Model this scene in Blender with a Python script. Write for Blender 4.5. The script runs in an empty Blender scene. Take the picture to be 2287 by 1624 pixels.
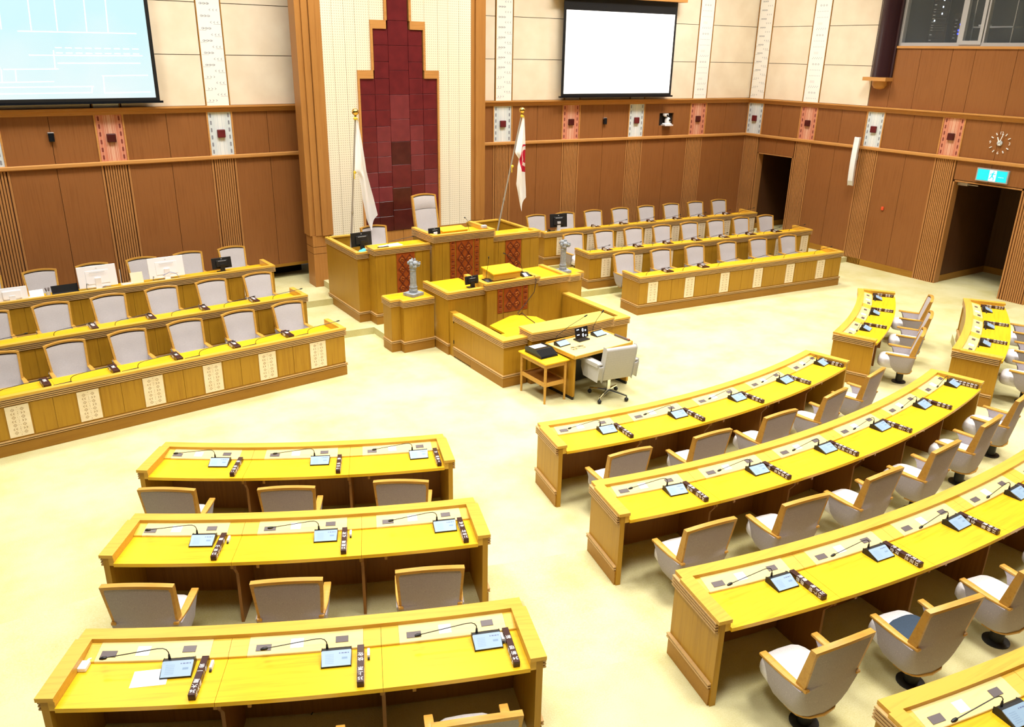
import bpy, bmesh, math, random
from mathutils import Matrix, Vector
random.seed(7)
S = bpy.context.scene
COL = S.collection
R = math.radians

# ------------------------------------------------------------------ camera, world, lights, exposure
cam = bpy.data.cameras.new('camera')
cam.sensor_fit = 'HORIZONTAL'; cam.sensor_width = 36.0
cam.lens = 1819.875 / 2287 * 36.0
cam.clip_start = 0.05; cam.clip_end = 200
camo = bpy.data.objects.new('camera', cam); COL.objects.link(camo)
RX = Vector((0.840053056, -0.542203223, 0.018070068))
UP = Vector((0.179153607, 0.308700518, 0.934134881))
FW = Vector((0.512069182, 0.781485544, -0.356462477))
camo.matrix_world = Matrix(((RX.x, UP.x, -FW.x, -7.43), (RX.y, UP.y, -FW.y, 0.0), (RX.z, UP.z, -FW.z, 4.8), (0, 0, 0, 1)))
S.camera = camo

W = bpy.data.worlds.new('world'); S.world = W; W.use_nodes = True
W.node_tree.nodes['Background'].inputs[0].default_value = (1.0, 0.98, 0.96, 1)
W.node_tree.nodes['Background'].inputs[1].default_value = 0.06
S.view_settings.view_transform = 'Standard'; S.view_settings.look = 'None'
S.view_settings.gamma = 1.0; S.view_settings.use_curve_mapping = False
S.view_settings.exposure = -0.45


def area_lamp(x, y, z, sx, sy, power, tilt=(0, 0, 0), spread=180, col=(1, 0.975, 0.94)):
    l = bpy.data.lights.new('ceiling_light', 'AREA'); l.shape = 'RECTANGLE'; l.size = sx; l.size_y = sy
    l.energy = power; l.color = col; l.spread = R(spread)
    o = bpy.data.objects.new('ceiling_light', l); COL.objects.link(o)
    o.location = (x, y, z); o.rotation_euler = tilt
    return o


for lx in (-7.0, -2.4, 2.4, 7.0):
    for ly in (2.0, 6.0, 10.0, 13.5):
        area_lamp(lx, ly, 8.6, 1.6, 1.6, 230, spread=112)

# unseen fill lamps, added to brighten the upper walls
def washer(x, y, z, tx, ty, tz, power, sx=2.2):
    o = area_lamp(x, y, z, sx, .4, power, spread=95)
    o.rotation_euler = (Vector((tx - x, ty - y, tz - z))).to_track_quat('-Z', 'Y').to_euler()


for wx in (-7.5, -4.0): washer(wx, 13.2, 8.6, wx, 16.5, 5.2, 55)
washer(0, 12.8, 8.6, 0, 15.6, 5.0, 45)
for wx in (4.5, 8.0): washer(wx, 13.2, 8.6, wx, 16.4, 5.2, 55)
washer(7.8, 14.0, 8.6, 10.7, 14.2, 5.2, 50, 1.6); washer(7.8, 10.0, 8.6, 10.7, 10.2, 4.6, 40, 1.6)

# ------------------------------------------------------------------ materials


def srgb(r, g, b):
    f = lambda c: (c / 255 / 12.92) if c <= 10 else ((c / 255 + 0.055) / 1.055) ** 2.4
    return (f(r), f(g), f(b), 1)


def base_mat(name):
    m = bpy.data.materials.new(name); m.use_nodes = True
    return m, m.node_tree.nodes, m.node_tree.links, m.node_tree.nodes['Principled BSDF']


def plain(name, col, rough=0.5, metal=0.0, emit=0.0, spec=0.4, alpha=None):
    m, n, l, p = base_mat(name)
    c = tuple(col) + ((1,) if len(col) == 3 else ())
    p.inputs['Base Color'].default_value = c; p.inputs['Roughness'].default_value = rough
    p.inputs['Metallic'].default_value = metal; p.inputs['Specular IOR Level'].default_value = spec
    if emit:
        p.inputs['Emission Color'].default_value = c; p.inputs['Emission Strength'].default_value = emit
    if alpha is not None: p.inputs['Alpha'].default_value = alpha
    return m


def node(n, t, **k):
    o = n.new(t)
    for a, v in k.items(): setattr(o, a, v)
    return o


def wood(name, light, dark, grain='x', rough=0.38, fine=1.0, spec=0.3):
    m, n, l, p = base_mat(name)
    tc = node(n, 'ShaderNodeTexCoord'); mp = node(n, 'ShaderNodeMapping')
    sc = {'x': (0.9, 16, 16), 'z': (16, 16, 0.7), 'y': (16, 0.9, 16)}[grain]
    mp.inputs['Scale'].default_value = tuple(v * fine for v in sc)
    no = node(n, 'ShaderNodeTexNoise'); no.inputs['Scale'].default_value = 2.2; no.inputs['Detail'].default_value = 5; no.inputs['Roughness'].default_value = 0.65
    n2 = node(n, 'ShaderNodeTexNoise'); n2.inputs['Scale'].default_value = 1.3; n2.inputs['Detail'].default_value = 2
    rp = node(n, 'ShaderNodeValToRGB')
    rp.color_ramp.elements[0].position = 0.3; rp.color_ramp.elements[0].color = tuple(dark) + (1,)
    rp.color_ramp.elements[1].position = 0.68; rp.color_ramp.elements[1].color = tuple(light) + (1,)
    mx = node(n, 'ShaderNodeMath', operation='MULTIPLY_ADD'); mx.inputs[1].default_value = 0.35; 
    l.new(tc.outputs['Object'], mp.inputs['Vector']); l.new(mp.outputs[0], no.inputs['Vector']); l.new(tc.outputs['Object'], n2.inputs['Vector'])
    ad = node(n, 'ShaderNodeMath', operation='SUBTRACT'); ad.inputs[1].default_value = 0.06
    l.new(n2.outputs[0], ad.inputs[0]); l.new(ad.outputs[0], mx.inputs[0]); l.new(no.outputs[0], mx.inputs[2])
    l.new(mx.outputs[0], rp.inputs[0]); l.new(rp.outputs[0], p.inputs['Base Color'])
    p.inputs['Roughness'].default_value = rough; p.inputs['Specular IOR Level'].default_value = spec
    return m


def carpet(name, c1, c2):
    m, n, l, p = base_mat(name)
    tc = node(n, 'ShaderNodeTexCoord')
    a = node(n, 'ShaderNodeTexNoise'); a.inputs['Scale'].default_value = 1.1; a.inputs['Detail'].default_value = 6; a.inputs['Roughness'].default_value = 0.62
    b = node(n, 'ShaderNodeTexNoise'); b.inputs['Scale'].default_value = 90; b.inputs['Detail'].default_value = 2
    l.new(tc.outputs['Object'], a.inputs['Vector']); l.new(tc.outputs['Object'], b.inputs['Vector'])
    mx = node(n, 'ShaderNodeMath', operation='MULTIPLY_ADD'); mx.inputs[1].default_value = 0.45
    l.new(b.outputs[0], mx.inputs[0]); l.new(a.outputs[0], mx.inputs[2])
    rp = node(n, 'ShaderNodeValToRGB')
    rp.color_ramp.elements[0].position = 0.5; rp.color_ramp.elements[0].color = tuple(c2) + (1,)
    rp.color_ramp.elements[1].position = 0.86; rp.color_ramp.elements[1].color = tuple(c1) + (1,)
    l.new(mx.outputs[0], rp.inputs[0]); l.new(rp.outputs[0], p.inputs['Base Color'])
    bp = node(n, 'ShaderNodeBump'); bp.inputs['Strength'].default_value = 0.35; bp.inputs['Distance'].default_value = 0.01
    l.new(b.outputs[0], bp.inputs['Height']); l.new(bp.outputs[0], p.inputs['Normal'])
    p.inputs['Roughness'].default_value = 1.0; p.inputs['Specular IOR Level'].default_value = 0.05
    return m


def fabric(name, c, dot=None, scale=70.0, thr=0.16, weave=True):
    m, n, l, p = base_mat(name)
    tc = node(n, 'ShaderNodeTexCoord')
    v = node(n, 'ShaderNodeTexVoronoi'); v.inputs['Scale'].default_value = scale; v.inputs['Randomness'].default_value = 0.35
    l.new(tc.outputs['Object'], v.inputs['Vector'])
    lt = node(n, 'ShaderNodeMath', operation='LESS_THAN'); lt.inputs[1].default_value = thr
    l.new(v.outputs['Distance'], lt.inputs[0])
    no = node(n, 'ShaderNodeTexNoise'); no.inputs['Scale'].default_value = 220 if weave else 40; no.inputs['Detail'].default_value = 2
    l.new(tc.outputs['Object'], no.inputs['Vector'])
    rp = node(n, 'ShaderNodeValToRGB')
    rp.color_ramp.elements[0].position = 0.3; rp.color_ramp.elements[0].color = tuple(x * 0.8 for x in c) + (1,)
    rp.color_ramp.elements[1].position = 0.7; rp.color_ramp.elements[1].color = tuple(min(1, x * 1.1) for x in c) + (1,)
    l.new(no.outputs[0], rp.inputs[0])
    mx = node(n, 'ShaderNodeMixRGB')
    mx.inputs[2].default_value = tuple(dot or c) + (1,)
    l.new(lt.outputs[0], mx.inputs[0]); l.new(rp.outputs[0], mx.inputs[1]); l.new(mx.outputs[0], p.inputs['Base Color'])
    p.inputs['Roughness'].default_value = 0.95; p.inputs['Specular IOR Level'].default_value = 0.1
    return m


def dotted(name, c, d, pitch, rad):
    m, n, l, p = base_mat(name)
    tc = node(n, 'ShaderNodeTexCoord')
    a = node(n, 'ShaderNodeVectorMath', operation='MULTIPLY'); a.inputs[1].default_value = (1 / pitch, 0, 1 / pitch)
    f = node(n, 'ShaderNodeVectorMath', operation='FRACTION')
    s = node(n, 'ShaderNodeVectorMath', operation='SUBTRACT'); s.inputs[1].default_value = (0.5, 0, 0.5)
    ln = node(n, 'ShaderNodeVectorMath', operation='LENGTH')
    lt = node(n, 'ShaderNodeMath', operation='LESS_THAN'); lt.inputs[1].default_value = rad
    l.new(tc.outputs['Object'], a.inputs[0]); l.new(a.outputs[0], f.inputs[0]); l.new(f.outputs[0], s.inputs[0])
    l.new(s.outputs[0], ln.inputs[0]); l.new(ln.outputs['Value'], lt.inputs[0])
    mx = node(n, 'ShaderNodeMixRGB'); mx.inputs[1].default_value = tuple(c) + (1,); mx.inputs[2].default_value = tuple(d) + (1,)
    l.new(lt.outputs[0], mx.inputs[0]); l.new(mx.outputs[0], p.inputs['Base Color'])
    p.inputs['Roughness'].default_value = 0.9; p.inputs['Specular IOR Level'].default_value = 0.1
    return m


def mottled(name, c1, c2, scale=3.0, rough=0.8, spec=0.2, emit=0.0):
    m, n, l, p = base_mat(name)
    tc = node(n, 'ShaderNodeTexCoord'); a = node(n, 'ShaderNodeTexNoise'); a.inputs['Scale'].default_value = scale; a.inputs['Detail'].default_value = 5
    l.new(tc.outputs['Object'], a.inputs['Vector'])
    rp = node(n, 'ShaderNodeValToRGB')
    rp.color_ramp.elements[0].position = 0.35; rp.color_ramp.elements[0].color = tuple(c2) + (1,)
    rp.color_ramp.elements[1].position = 0.65; rp.color_ramp.elements[1].color = tuple(c1) + (1,)
    l.new(a.outputs[0], rp.inputs[0]); l.new(rp.outputs[0], p.inputs['Base Color'])
    if emit:
        l.new(rp.outputs[0], p.inputs['Emission Color']); p.inputs['Emission Strength'].default_value = emit
    p.inputs['Roughness'].default_value = rough; p.inputs['Specular IOR Level'].default_value = spec
    return m


M = {}
M['oak_top'] = wood('oak_top', (0.76, 0.445, 0.012), (0.58, 0.285, 0.005), 'x', 0.33)
M['oak_rim'] = wood('oak_rim', (0.66, 0.38, 0.05), (0.52, 0.26, 0.03), 'x', 0.35)
M['oak_v'] = wood('oak_vertical', (0.43, 0.225, 0.016), (0.31, 0.14, 0.009), 'z', 0.4)
M['oak_dark'] = wood('oak_dark', (0.25, 0.10, 0.018), (0.17, 0.060, 0.010), 'z', 0.45)
M['oak_pale'] = wood('oak_pale', (0.80, 0.60, 0.24), (0.70, 0.48, 0.16), 'x', 0.4)
M['oak_mid'] = wood('oak_mid', (0.70, 0.42, 0.05), (0.56, 0.30, 0.03), 'x', 0.38)
M['reed'] = wood('oak_reed', (0.56, 0.35, 0.14), (0.44, 0.25, 0.085), 'x', 0.4)
M['groove'] = plain('stained_groove', (0.07, 0.022, 0.012), 0.7)  # dark colour stands in for the shade inside the moulding grooves
M['counter'] = wood('counter_oak', (0.72, 0.50, 0.09), (0.62, 0.39, 0.05), 'x', 0.35)
M['lobby'] = wood('lobby_wood', (0.10, 0.04, 0.014), (0.07, 0.025, 0.009), 'z', 0.5)  # wood colour darkened to carry the shade of the unlit vestibules
M['plinth'] = wood('oak_plinth', (0.36, 0.17, 0.02), (0.26, 0.11, 0.012), 'x', 0.42)
M['veneer'] = wood('wall_veneer', (0.29, 0.112, 0.033), (0.21, 0.074, 0.019), 'z', 0.42)
M['veneer_dark'] = plain('wall_backing', (0.16, 0.060, 0.022), 0.7)
M['slat'] = wood('wall_slat', (0.46, 0.21, 0.068), (0.35, 0.145, 0.042), 'z', 0.42)
M['ledge'] = wood('wall_ledge', (0.58, 0.28, 0.08), (0.45, 0.19, 0.05), 'x', 0.4)
M['pilaster'] = wood('pilaster_wood', (0.44, 0.20, 0.05), (0.34, 0.14, 0.032), 'z', 0.42)
M['cream'] = mottled('cream_wall_panel', (0.88, 0.77, 0.60), (0.81, 0.69, 0.52), 2.0, 0.85)
M['white_strip'] = plain('white_strip', (0.93, 0.92, 0.87), 0.8)
M['perf'] = dotted('perforated_panel', (0.86, 0.79, 0.62), (0.55, 0.47, 0.32), 0.045, 0.2)
M['maroon'] = mottled('maroon_tile', (0.155, 0.017, 0.02), (0.12, 0.013, 0.016), 6, 0.28, 0.5)
M['maroon_lt'] = mottled('maroon_tile_light', (0.20, 0.032, 0.036), (0.165, 0.026, 0.03), 6, 0.3, 0.5)
M['maroon_dk'] = mottled('maroon_tile_dark', (0.085, 0.014, 0.012), (0.065, 0.010, 0.009), 6, 0.22, 0.5)
M['red_print'] = plain('red_print', (0.62, 0.22, 0.13), 0.85)
M['blue_print'] = plain('pale_blue_print', (0.66, 0.72, 0.74), 0.85)
M['ink_grey'] = plain('grey_ink', (0.26, 0.27, 0.31), 0.9)
M['ink_brown'] = plain('brown_ink', (0.40, 0.27, 0.13), 0.9)
M['ink_red'] = plain('dark_red_ink', (0.22, 0.045, 0.03), 0.9)
M['ink_pale'] = plain('pale_ink', (0.85, 0.75, 0.58), 0.9)
M['ink_salmon'] = plain('salmon_ink', (0.80, 0.50, 0.34), 0.9)
M['ink_white'] = plain('white_ink', (0.9, 0.9, 0.88), 0.7)
M['ink_blue'] = plain('blue_ink', (0.10, 0.16, 0.45), 0.7)
M['inlay'] = mottled('cream_inlay', (0.90, 0.77, 0.56), (0.84, 0.70, 0.48), 8, 0.7)
M['carved'] = mottled('carved_red', (0.40, 0.085, 0.012), (0.29, 0.055, 0.008), 14, 0.5)
M['carved_hi'] = plain('carved_edge', (0.50, 0.15, 0.03), 0.5)
M['carved_lo'] = plain('carved_shadow_line', (0.16, 0.03, 0.008), 0.6)
M['carpet'] = carpet('yellow_carpet', (0.64, 0.595, 0.335), (0.52, 0.46, 0.19))
M['fab'] = fabric('chair_fabric_grey', (0.42, 0.38, 0.40), (0.66, 0.6, 0.56), 38, 0.085)
M['fab_in'] = fabric('chair_fabric_front', (0.52, 0.48, 0.47), (0.60, 0.55, 0.53), 60, 0.1)
M['fab_seat'] = fabric('chair_seat_fabric', (0.84, 0.81, 0.81), (0.88, 0.85, 0.84), 60, 0.1)
M['fab_office'] = fabric('office_chair_fabric', (0.48, 0.47, 0.45), (0.62, 0.6, 0.58), 140, 0.2)
M['chair_wood'] = wood('chair_wood', (0.56, 0.30, 0.055), (0.42, 0.19, 0.03), 'x', 0.3)
M['black'] = plain('black_plastic', (0.012, 0.012, 0.013), 0.4)
M['black_gloss'] = plain('black_gloss', (0.008, 0.009, 0.012), 0.12)
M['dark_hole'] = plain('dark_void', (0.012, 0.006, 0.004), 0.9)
M['steel'] = plain('steel', (0.55, 0.55, 0.56), 0.3, 0.9)
M['chrome'] = plain('chrome', (0.8, 0.8, 0.8), 0.12, 1.0)
M['gold'] = plain('gold', (0.85, 0.60, 0.16), 0.16, 1.0)
M['yellow_cord'] = plain('yellow_cord', (0.85, 0.62, 0.05), 0.7)
M['unit_panel'] = plain('unit_panel', (0.26, 0.37, 0.49), 0.4)
M['unit_rim'] = plain('unit_rim', (0.30, 0.36, 0.42), 0.35)
M['unit_mark'] = plain('unit_mark', (0.12, 0.14, 0.28), 0.6)
M['unit_grille'] = plain('unit_grille', (0.18, 0.27, 0.40), 0.6)
M['plate'] = plain('plate_brown', (0.045, 0.015, 0.012), 0.25)
M['outlet'] = plain('outlet_brown', (0.10, 0.075, 0.075), 0.4)
M['outlet_hole'] = plain('outlet_insert', (0.22, 0.19, 0.19), 0.4)
M['paper'] = plain('white_paper', (0.88, 0.89, 0.90), 0.8)
M['white_plastic'] = plain('white_plastic', (0.82, 0.83, 0.86), 0.35)
M['grey_plastic'] = plain('grey_plastic', (0.55, 0.57, 0.60), 0.4)
M['stone'] = mottled('grey_stone', (0.33, 0.35, 0.37), (0.22, 0.24, 0.26), 18, 0.6)
M['column'] = plain('dark_column', (0.035, 0.013, 0.016), 0.25)
M['alu'] = plain('aluminium_frame', (0.50, 0.50, 0.52), 0.4, 0.3)
M['booth'] = plain('booth_wall', (0.10, 0.11, 0.12), 0.8)
M['blue_led'] = plain('blue_led', (0.02, 0.04, 1.0), 0.5, 0, 6)
M['white_led'] = plain('white_led', (0.75, 0.85, 1.0), 0.5, 0, 3)
M['warm_led'] = plain('warm_led', (1.0, 0.85, 0.55), 0.5, 0, 5)
M['exit_green'] = plain('exit_sign_face', (0.01, 0.60, 0.72), 0.5, 0, 0.75)
M['exit_white'] = plain('exit_sign_white', (0.75, 0.95, 0.93), 0.5, 0, 0.9)
M['screen_white'] = plain('projected_white', (1.0, 1.0, 1.0), 0.6, 0, 0.9)
M['red_light'] = plain('red_button', (0.85, 0.10, 0.03), 0.4)
M['teal'] = plain('teal_cloth', (0.10, 0.48, 0.52), 0.9)
M['navy'] = fabric('navy_cushion', (0.045, 0.065, 0.095), (0.05, 0.07, 0.1), 100, 0.05)
M['pink_cloth'] = mottled('pink_flower_cloth', (0.86, 0.78, 0.74), (0.72, 0.45, 0.42), 16, 0.9)
M['cable'] = plain('dark_cable', (0.03, 0.012, 0.01), 0.6)
M['pale_maple'] = wood('pale_maple', (0.80, 0.60, 0.26), (0.74, 0.52, 0.2), 'x', 0.35)
m, n, l, p = base_mat('window_glass')
p.inputs['Base Color'].default_value = (0.3, 0.33, 0.35, 1); p.inputs['Roughness'].default_value = 0.02
p.inputs['Transmission Weight'].default_value = 0.0; p.inputs['Alpha'].default_value = 0.10
M['glass'] = m
m, n, l, p = base_mat('clear_acrylic')
p.inputs['Base Color'].default_value = (0.85, 0.88, 0.92, 1); p.inputs['Roughness'].default_value = 0.08; p.inputs['Alpha'].default_value = 0.35
M['acrylic'] = m
# projected picture: pale cyan washing out to white downwards
m, n, l, p = base_mat('projected_cyan')
tc = node(n, 'ShaderNodeTexCoord'); sp = node(n, 'ShaderNodeSeparateXYZ'); mr = node(n, 'ShaderNodeMapRange')
mr.inputs['From Min'].default_value = 3.9; mr.inputs['From Max'].default_value = 6.0
rp = node(n, 'ShaderNodeValToRGB'); rp.color_ramp.elements[0].color = (0.97, 1.0, 1.0, 1); rp.color_ramp.elements[1].color = (0.62, 0.95, 1.0, 1)
nz = node(n, 'ShaderNodeTexNoise'); nz.inputs['Scale'].default_value = 0.9
ad = node(n, 'ShaderNodeMath', operation='MULTIPLY_ADD'); ad.inputs[1].default_value = 0.9
sb = node(n, 'ShaderNodeMath', operation='SUBTRACT'); sb.inputs[1].default_value = 0.06
l.new(tc.outputs['Object'], sp.inputs[0]); l.new(sp.outputs['Z'], mr.inputs[0]); l.new(tc.outputs['Object'], nz.inputs['Vector'])
l.new(nz.outputs[0], sb.inputs[0]); l.new(sb.outputs[0], ad.inputs[0]); l.new(mr.outputs[0], ad.inputs[2]); l.new(ad.outputs[0], rp.inputs[0])
l.new(rp.outputs[0], p.inputs['Emission Color']); p.inputs['Emission Strength'].default_value = 1.25
p.inputs['Base Color'].default_value = (0.06, 0.06, 0.06, 1)
M['screen_cyan'] = m
M['screen_line'] = plain('projected_line', (0.74, 0.97, 1.0), 0.6, 0, 1.3)
# flag with a red ring emblem (printed, from the cloth's own UVs)
m, n, l, p = base_mat('emblem_flag_cloth')
uv = node(n, 'ShaderNodeUVMap'); sp = node(n, 'ShaderNodeSeparateXYZ'); l.new(uv.outputs[0], sp.inputs[0])


def circ(cx, cy, r):
    a = node(n, 'ShaderNodeVectorMath', operation='SUBTRACT'); a.inputs[1].default_value = (cx, cy, 0)
    b = node(n, 'ShaderNodeVectorMath', operation='LENGTH'); c = node(n, 'ShaderNodeMath', operation='LESS_THAN'); c.inputs[1].default_value = r
    l.new(uv.outputs[0], a.inputs[0]); l.new(a.outputs[0], b.inputs[0]); l.new(b.outputs['Value'], c.inputs[0]); return c


c1, c2, c3 = circ(0.50, 0.0, 0.172), circ(0.525, -0.015, 0.128), circ(0.525, -0.01, 0.085)
d1 = node(n, 'ShaderNodeMath', operation='SUBTRACT'); l.new(c1.outputs[0], d1.inputs[0]); l.new(c2.outputs[0], d1.inputs[1])
d2 = node(n, 'ShaderNodeMath', operation='ADD'); d2.use_clamp = True; l.new(d1.outputs[0], d2.inputs[0]); l.new(c3.outputs[0], d2.inputs[1])
mx = node(n, 'ShaderNodeMixRGB'); mx.inputs[1].default_value = (0.88, 0.87, 0.88, 1); mx.inputs[2].default_value = (0.55, 0.008, 0.045, 1)
l.new(d2.outputs[0], mx.inputs[0]); l.new(mx.outputs[0], p.inputs['Base Color']); p.inputs['Roughness'].default_value = 0.8
M['flag_emblem'] = m
M['flag_white'] = plain('white_flag_cloth', (0.88, 0.87, 0.88), 0.8)

# ------------------------------------------------------------------ mesh helpers


class MB:
    def __init__(self, T=None): self.v = []; self.f = []; self.m = []; self.T = T

    def add(self, vs, fs, mi=0):
        k = len(self.v)
        if self.T: vs = [self.T(*p) for p in vs]
        self.v += [tuple(p) for p in vs]
        if isinstance(mi, list):
            mi = mi + [0] * (len(fs) - len(mi))
            for f, q in zip(fs, mi): self.f.append([i + k for i in f]); self.m.append(q)
        else:
            for f in fs: self.f.append([i + k for i in f]); self.m.append(mi)

    def box(self, x0, y0, z0, x1, y1, z1, mi=0):
        self.add([(x0, y0, z0), (x1, y0, z0), (x1, y1, z0), (x0, y1, z0), (x0, y0, z1), (x1, y0, z1), (x1, y1, z1), (x0, y1, z1)],
                 [(0, 3, 2, 1), (4, 5, 6, 7), (0, 1, 5, 4), (1, 2, 6, 5), (2, 3, 7, 6), (3, 0, 4, 7)], mi); return self

    def prism(self, poly, z0, z1, mi=0):
        n = len(poly)
        self.add([(x, y, z0) for x, y in poly] + [(x, y, z1) for x, y in poly],
                 [list(range(n))[::-1], list(range(n, 2 * n))] + [(i, (i + 1) % n, n + (i + 1) % n, n + i) for i in range(n)], mi); return self

    def prism_y(self, poly, y0, y1, mi=0):   # polygon in x,z extruded along y
        n = len(poly)
        self.add([(x, y0, z) for x, z in poly] + [(x, y1, z) for x, z in poly],
                 [list(range(n)), list(range(n, 2 * n))[::-1]] + [(i, (i + 1) % n, n + (i + 1) % n, n + i) for i in range(n)], mi); return self

    def prism_x(self, poly, x0, x1, mi=0):   # polygon in y,z extruded along x
        n = len(poly)
        self.add([(x0, y, z) for y, z in poly] + [(x1, y, z) for y, z in poly],
                 [list(range(n)), list(range(n, 2 * n))[::-1]] + [(i, (i + 1) % n, n + (i + 1) % n, n + i) for i in range(n)], mi); return self

    def band(self, prof, s0, s1, n=1, mi=0):   # closed profile (d,z) carried along s through self.T
        k = len(prof); vs = []
        for i in range(n + 1):
            s = s0 + (s1 - s0) * i / n
            vs += [(s, d, z) for d, z in prof]
        fs = [list(range(k)), [n * k + i for i in range(k)][::-1]]
        for i in range(n):
            for j in range(k):
                fs.append((i * k + j, i * k + (j + 1) % k, (i + 1) * k + (j + 1) % k, (i + 1) * k + j))
        self.add(vs, fs, [0, 0] + list(mi) * n if isinstance(mi, list) else mi); return self

    def sweep(self, path, prof, closed=False, mi=0):   # profile (o,z): o = offset to the right of travel
        n = len(path); k = len(prof); vs = []
        for i, (x, y) in enumerate(path):
            def dirn(a, b):
                dx, dy = path[b][0] - path[a][0], path[b][1] - path[a][1]; L = math.hypot(dx, dy); return dx / L, dy / L
            pr = dirn(i - 1, i) if (i > 0 or closed) else None
            nx = dirn(i, (i + 1) % n) if (i < n - 1 or closed) else None
            if pr is None: pr = nx
            if nx is None: nx = pr
            n1 = (pr[1], -pr[0]); n2 = (nx[1], -nx[0])
            mx_, my_ = n1[0] + n2[0], n1[1] + n2[1]; L = math.hypot(mx_, my_) or 1; mx_, my_ = mx_ / L, my_ / L
            s = 1 / max(0.3, mx_ * n1[0] + my_ * n1[1])
            vs += [(x + mx_ * s * o, y + my_ * s * o, z) for o, z in prof]
        fs = []
        segs = n if closed else n - 1
        for i in range(segs):
            a, b = i * k, ((i + 1) % n) * k
            for j in range(k): fs.append((a + j, a + (j + 1) % k, b + (j + 1) % k, b + j))
        if not closed: fs += [list(range(k)), [(n - 1) * k + j for j in range(k)][::-1]]
        self.add(vs, fs, list(mi) * segs + [0, 0] if isinstance(mi, list) else mi); return self

    def tube(self, pts, r, seg=8, mi=0):
        pts = [Vector(p) for p in pts]; n = len(pts); rs = r if isinstance(r, (list, tuple)) else [r] * n
        vs = []; ref = None
        for i, p in enumerate(pts):
            t = (pts[min(i + 1, n - 1)] - pts[max(i - 1, 0)]).normalized()
            if ref is None:
                ref = Vector((0, 0, 1)) if abs(t.z) < 0.9 else Vector((1, 0, 0))
            a = (ref - t * ref.dot(t)).normalized(); ref = a; b = t.cross(a)
            for j in range(seg):
                q = 2 * math.pi * j / seg; vs.append(tuple(p + (a * math.cos(q) + b * math.sin(q)) * rs[i]))
        fs = [list(range(seg))[::-1], [(n - 1) * seg + j for j in range(seg)]]
        for i in range(n - 1):
            for j in range(seg): fs.append((i * seg + j, i * seg + (j + 1) % seg, (i + 1) * seg + (j + 1) % seg, (i + 1) * seg + j))
        self.add(vs, fs, mi); return self

    def lathe(self, prof, seg=16, c=(0, 0, 0), mi=0):
        vs = []
        for r, z in prof:
            for j in range(seg):
                q = 2 * math.pi * j / seg; vs.append((c[0] + r * math.cos(q), c[1] + r * math.sin(q), c[2] + z))
        k = len(prof); fs = [list(range(seg))[::-1], [(k - 1) * seg + j for j in range(seg)]]
        for i in range(k - 1):
            for j in range(seg): fs.append((i * seg + j, i * seg + (j + 1) % seg, (i + 1) * seg + (j + 1) % seg, (i + 1) * seg + j))
        self.add(vs, fs, mi); return self

    def ball(self, c, r, seg=12, rings=8, mi=0, sc=(1, 1, 1)):
        prof = [(math.sin(math.pi * i / rings), -math.cos(math.pi * i / rings)) for i in range(rings + 1)]
        vs = []; fs = []
        for pr, pz in prof:
            for j in range(seg):
                q = 2 * math.pi * j / seg
                vs.append((c[0] + r * sc[0] * max(pr, .001) * math.cos(q), c[1] + r * sc[1] * max(pr, .001) * math.sin(q), c[2] + r * sc[2] * pz))
        for i in range(rings):
            for j in range(seg): fs.append((i * seg + j, i * seg + (j + 1) % seg, (i + 1) * seg + (j + 1) % seg, (i + 1) * seg + j))
        self.add(vs, fs, mi); return self

    def quad(self, pts, mi=0): self.add(pts, [tuple(range(len(pts)))], mi); return self

    def mesh(self, name, mats, smooth=False, bevel=0, fix=True, segs=2):
        me = bpy.data.meshes.new(name); me.from_pydata(self.v, [], self.f)
        if not isinstance(mats, (list, tuple)): mats = [mats]
        for q in mats: me.materials.append(q)
        if len(mats) > 1: me.polygons.foreach_set('material_index', self.m)
        if fix or bevel:
            b = bmesh.new(); b.from_mesh(me)
            if bevel:
                bmesh.ops.remove_doubles(b, verts=b.verts, dist=1e-5)
                b.normal_update()
                es = [e for e in b.edges if len(e.link_faces) == 2 and e.calc_face_angle(0) > 0.45]
                bmesh.ops.bevel(b, geom=es, offset=bevel, segments=segs, profile=0.5, affect='EDGES', clamp_overlap=True)
            bmesh.ops.recalc_face_normals(b, faces=b.faces)
            b.to_mesh(me); b.free()
        if smooth:
            me.polygons.foreach_set('use_smooth', [True] * len(me.polygons)); me.set_sharp_from_angle(angle=R(38))
        return me


def link(name, me, parent=None, loc=None, rz=None):
    o = bpy.data.objects.new(name, me); COL.objects.link(o)
    if parent is not None: o.parent = parent
    if loc is not None: o.location = loc
    if rz is not None: o.rotation_euler = (0, 0, rz)
    return o


def part(name, mb, mats, parent=None, smooth=False, bevel=0, loc=None, rz=None, fix=True, segs=2):
    return link(name, mb.mesh(name, mats, smooth, bevel, fix, segs), parent, loc, rz)


def tag(o, label, cat, group=None):
    o['label'] = label; o['category'] = cat
    if group: o['group'] = group
    return o


def thing(name, label, cat, loc=(0, 0, 0), rz=0.0, group=None):
    o = bpy.data.objects.new(name, None); COL.objects.link(o); o.location = loc; o.rotation_euler = (0, 0, rz)
    o.empty_display_size = 0.1
    return tag(o, label, cat, group)


def structure(name, mb, mats, loc=None, rz=None, **k):
    o = part(name, mb, mats, None, loc=loc, rz=rz, **k); o['kind'] = 'structure'; return o


def dup(root, loc, rz, label, group=None, skip=()):
    r = root.copy(); COL.objects.link(r); r.location = loc; r.rotation_euler = (0, 0, rz)
    r['label'] = label
    if group: r['group'] = group
    for ch in root.children:
        if ch.name.split('.')[0] in skip: continue
        c = ch.copy(); COL.objects.link(c); c.parent = r
        for g in ch.children:
            d = g.copy(); COL.objects.link(d); d.parent = c
    return r


# text: built as curve objects, turned into meshes in one pass
TEXTS = []


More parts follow.
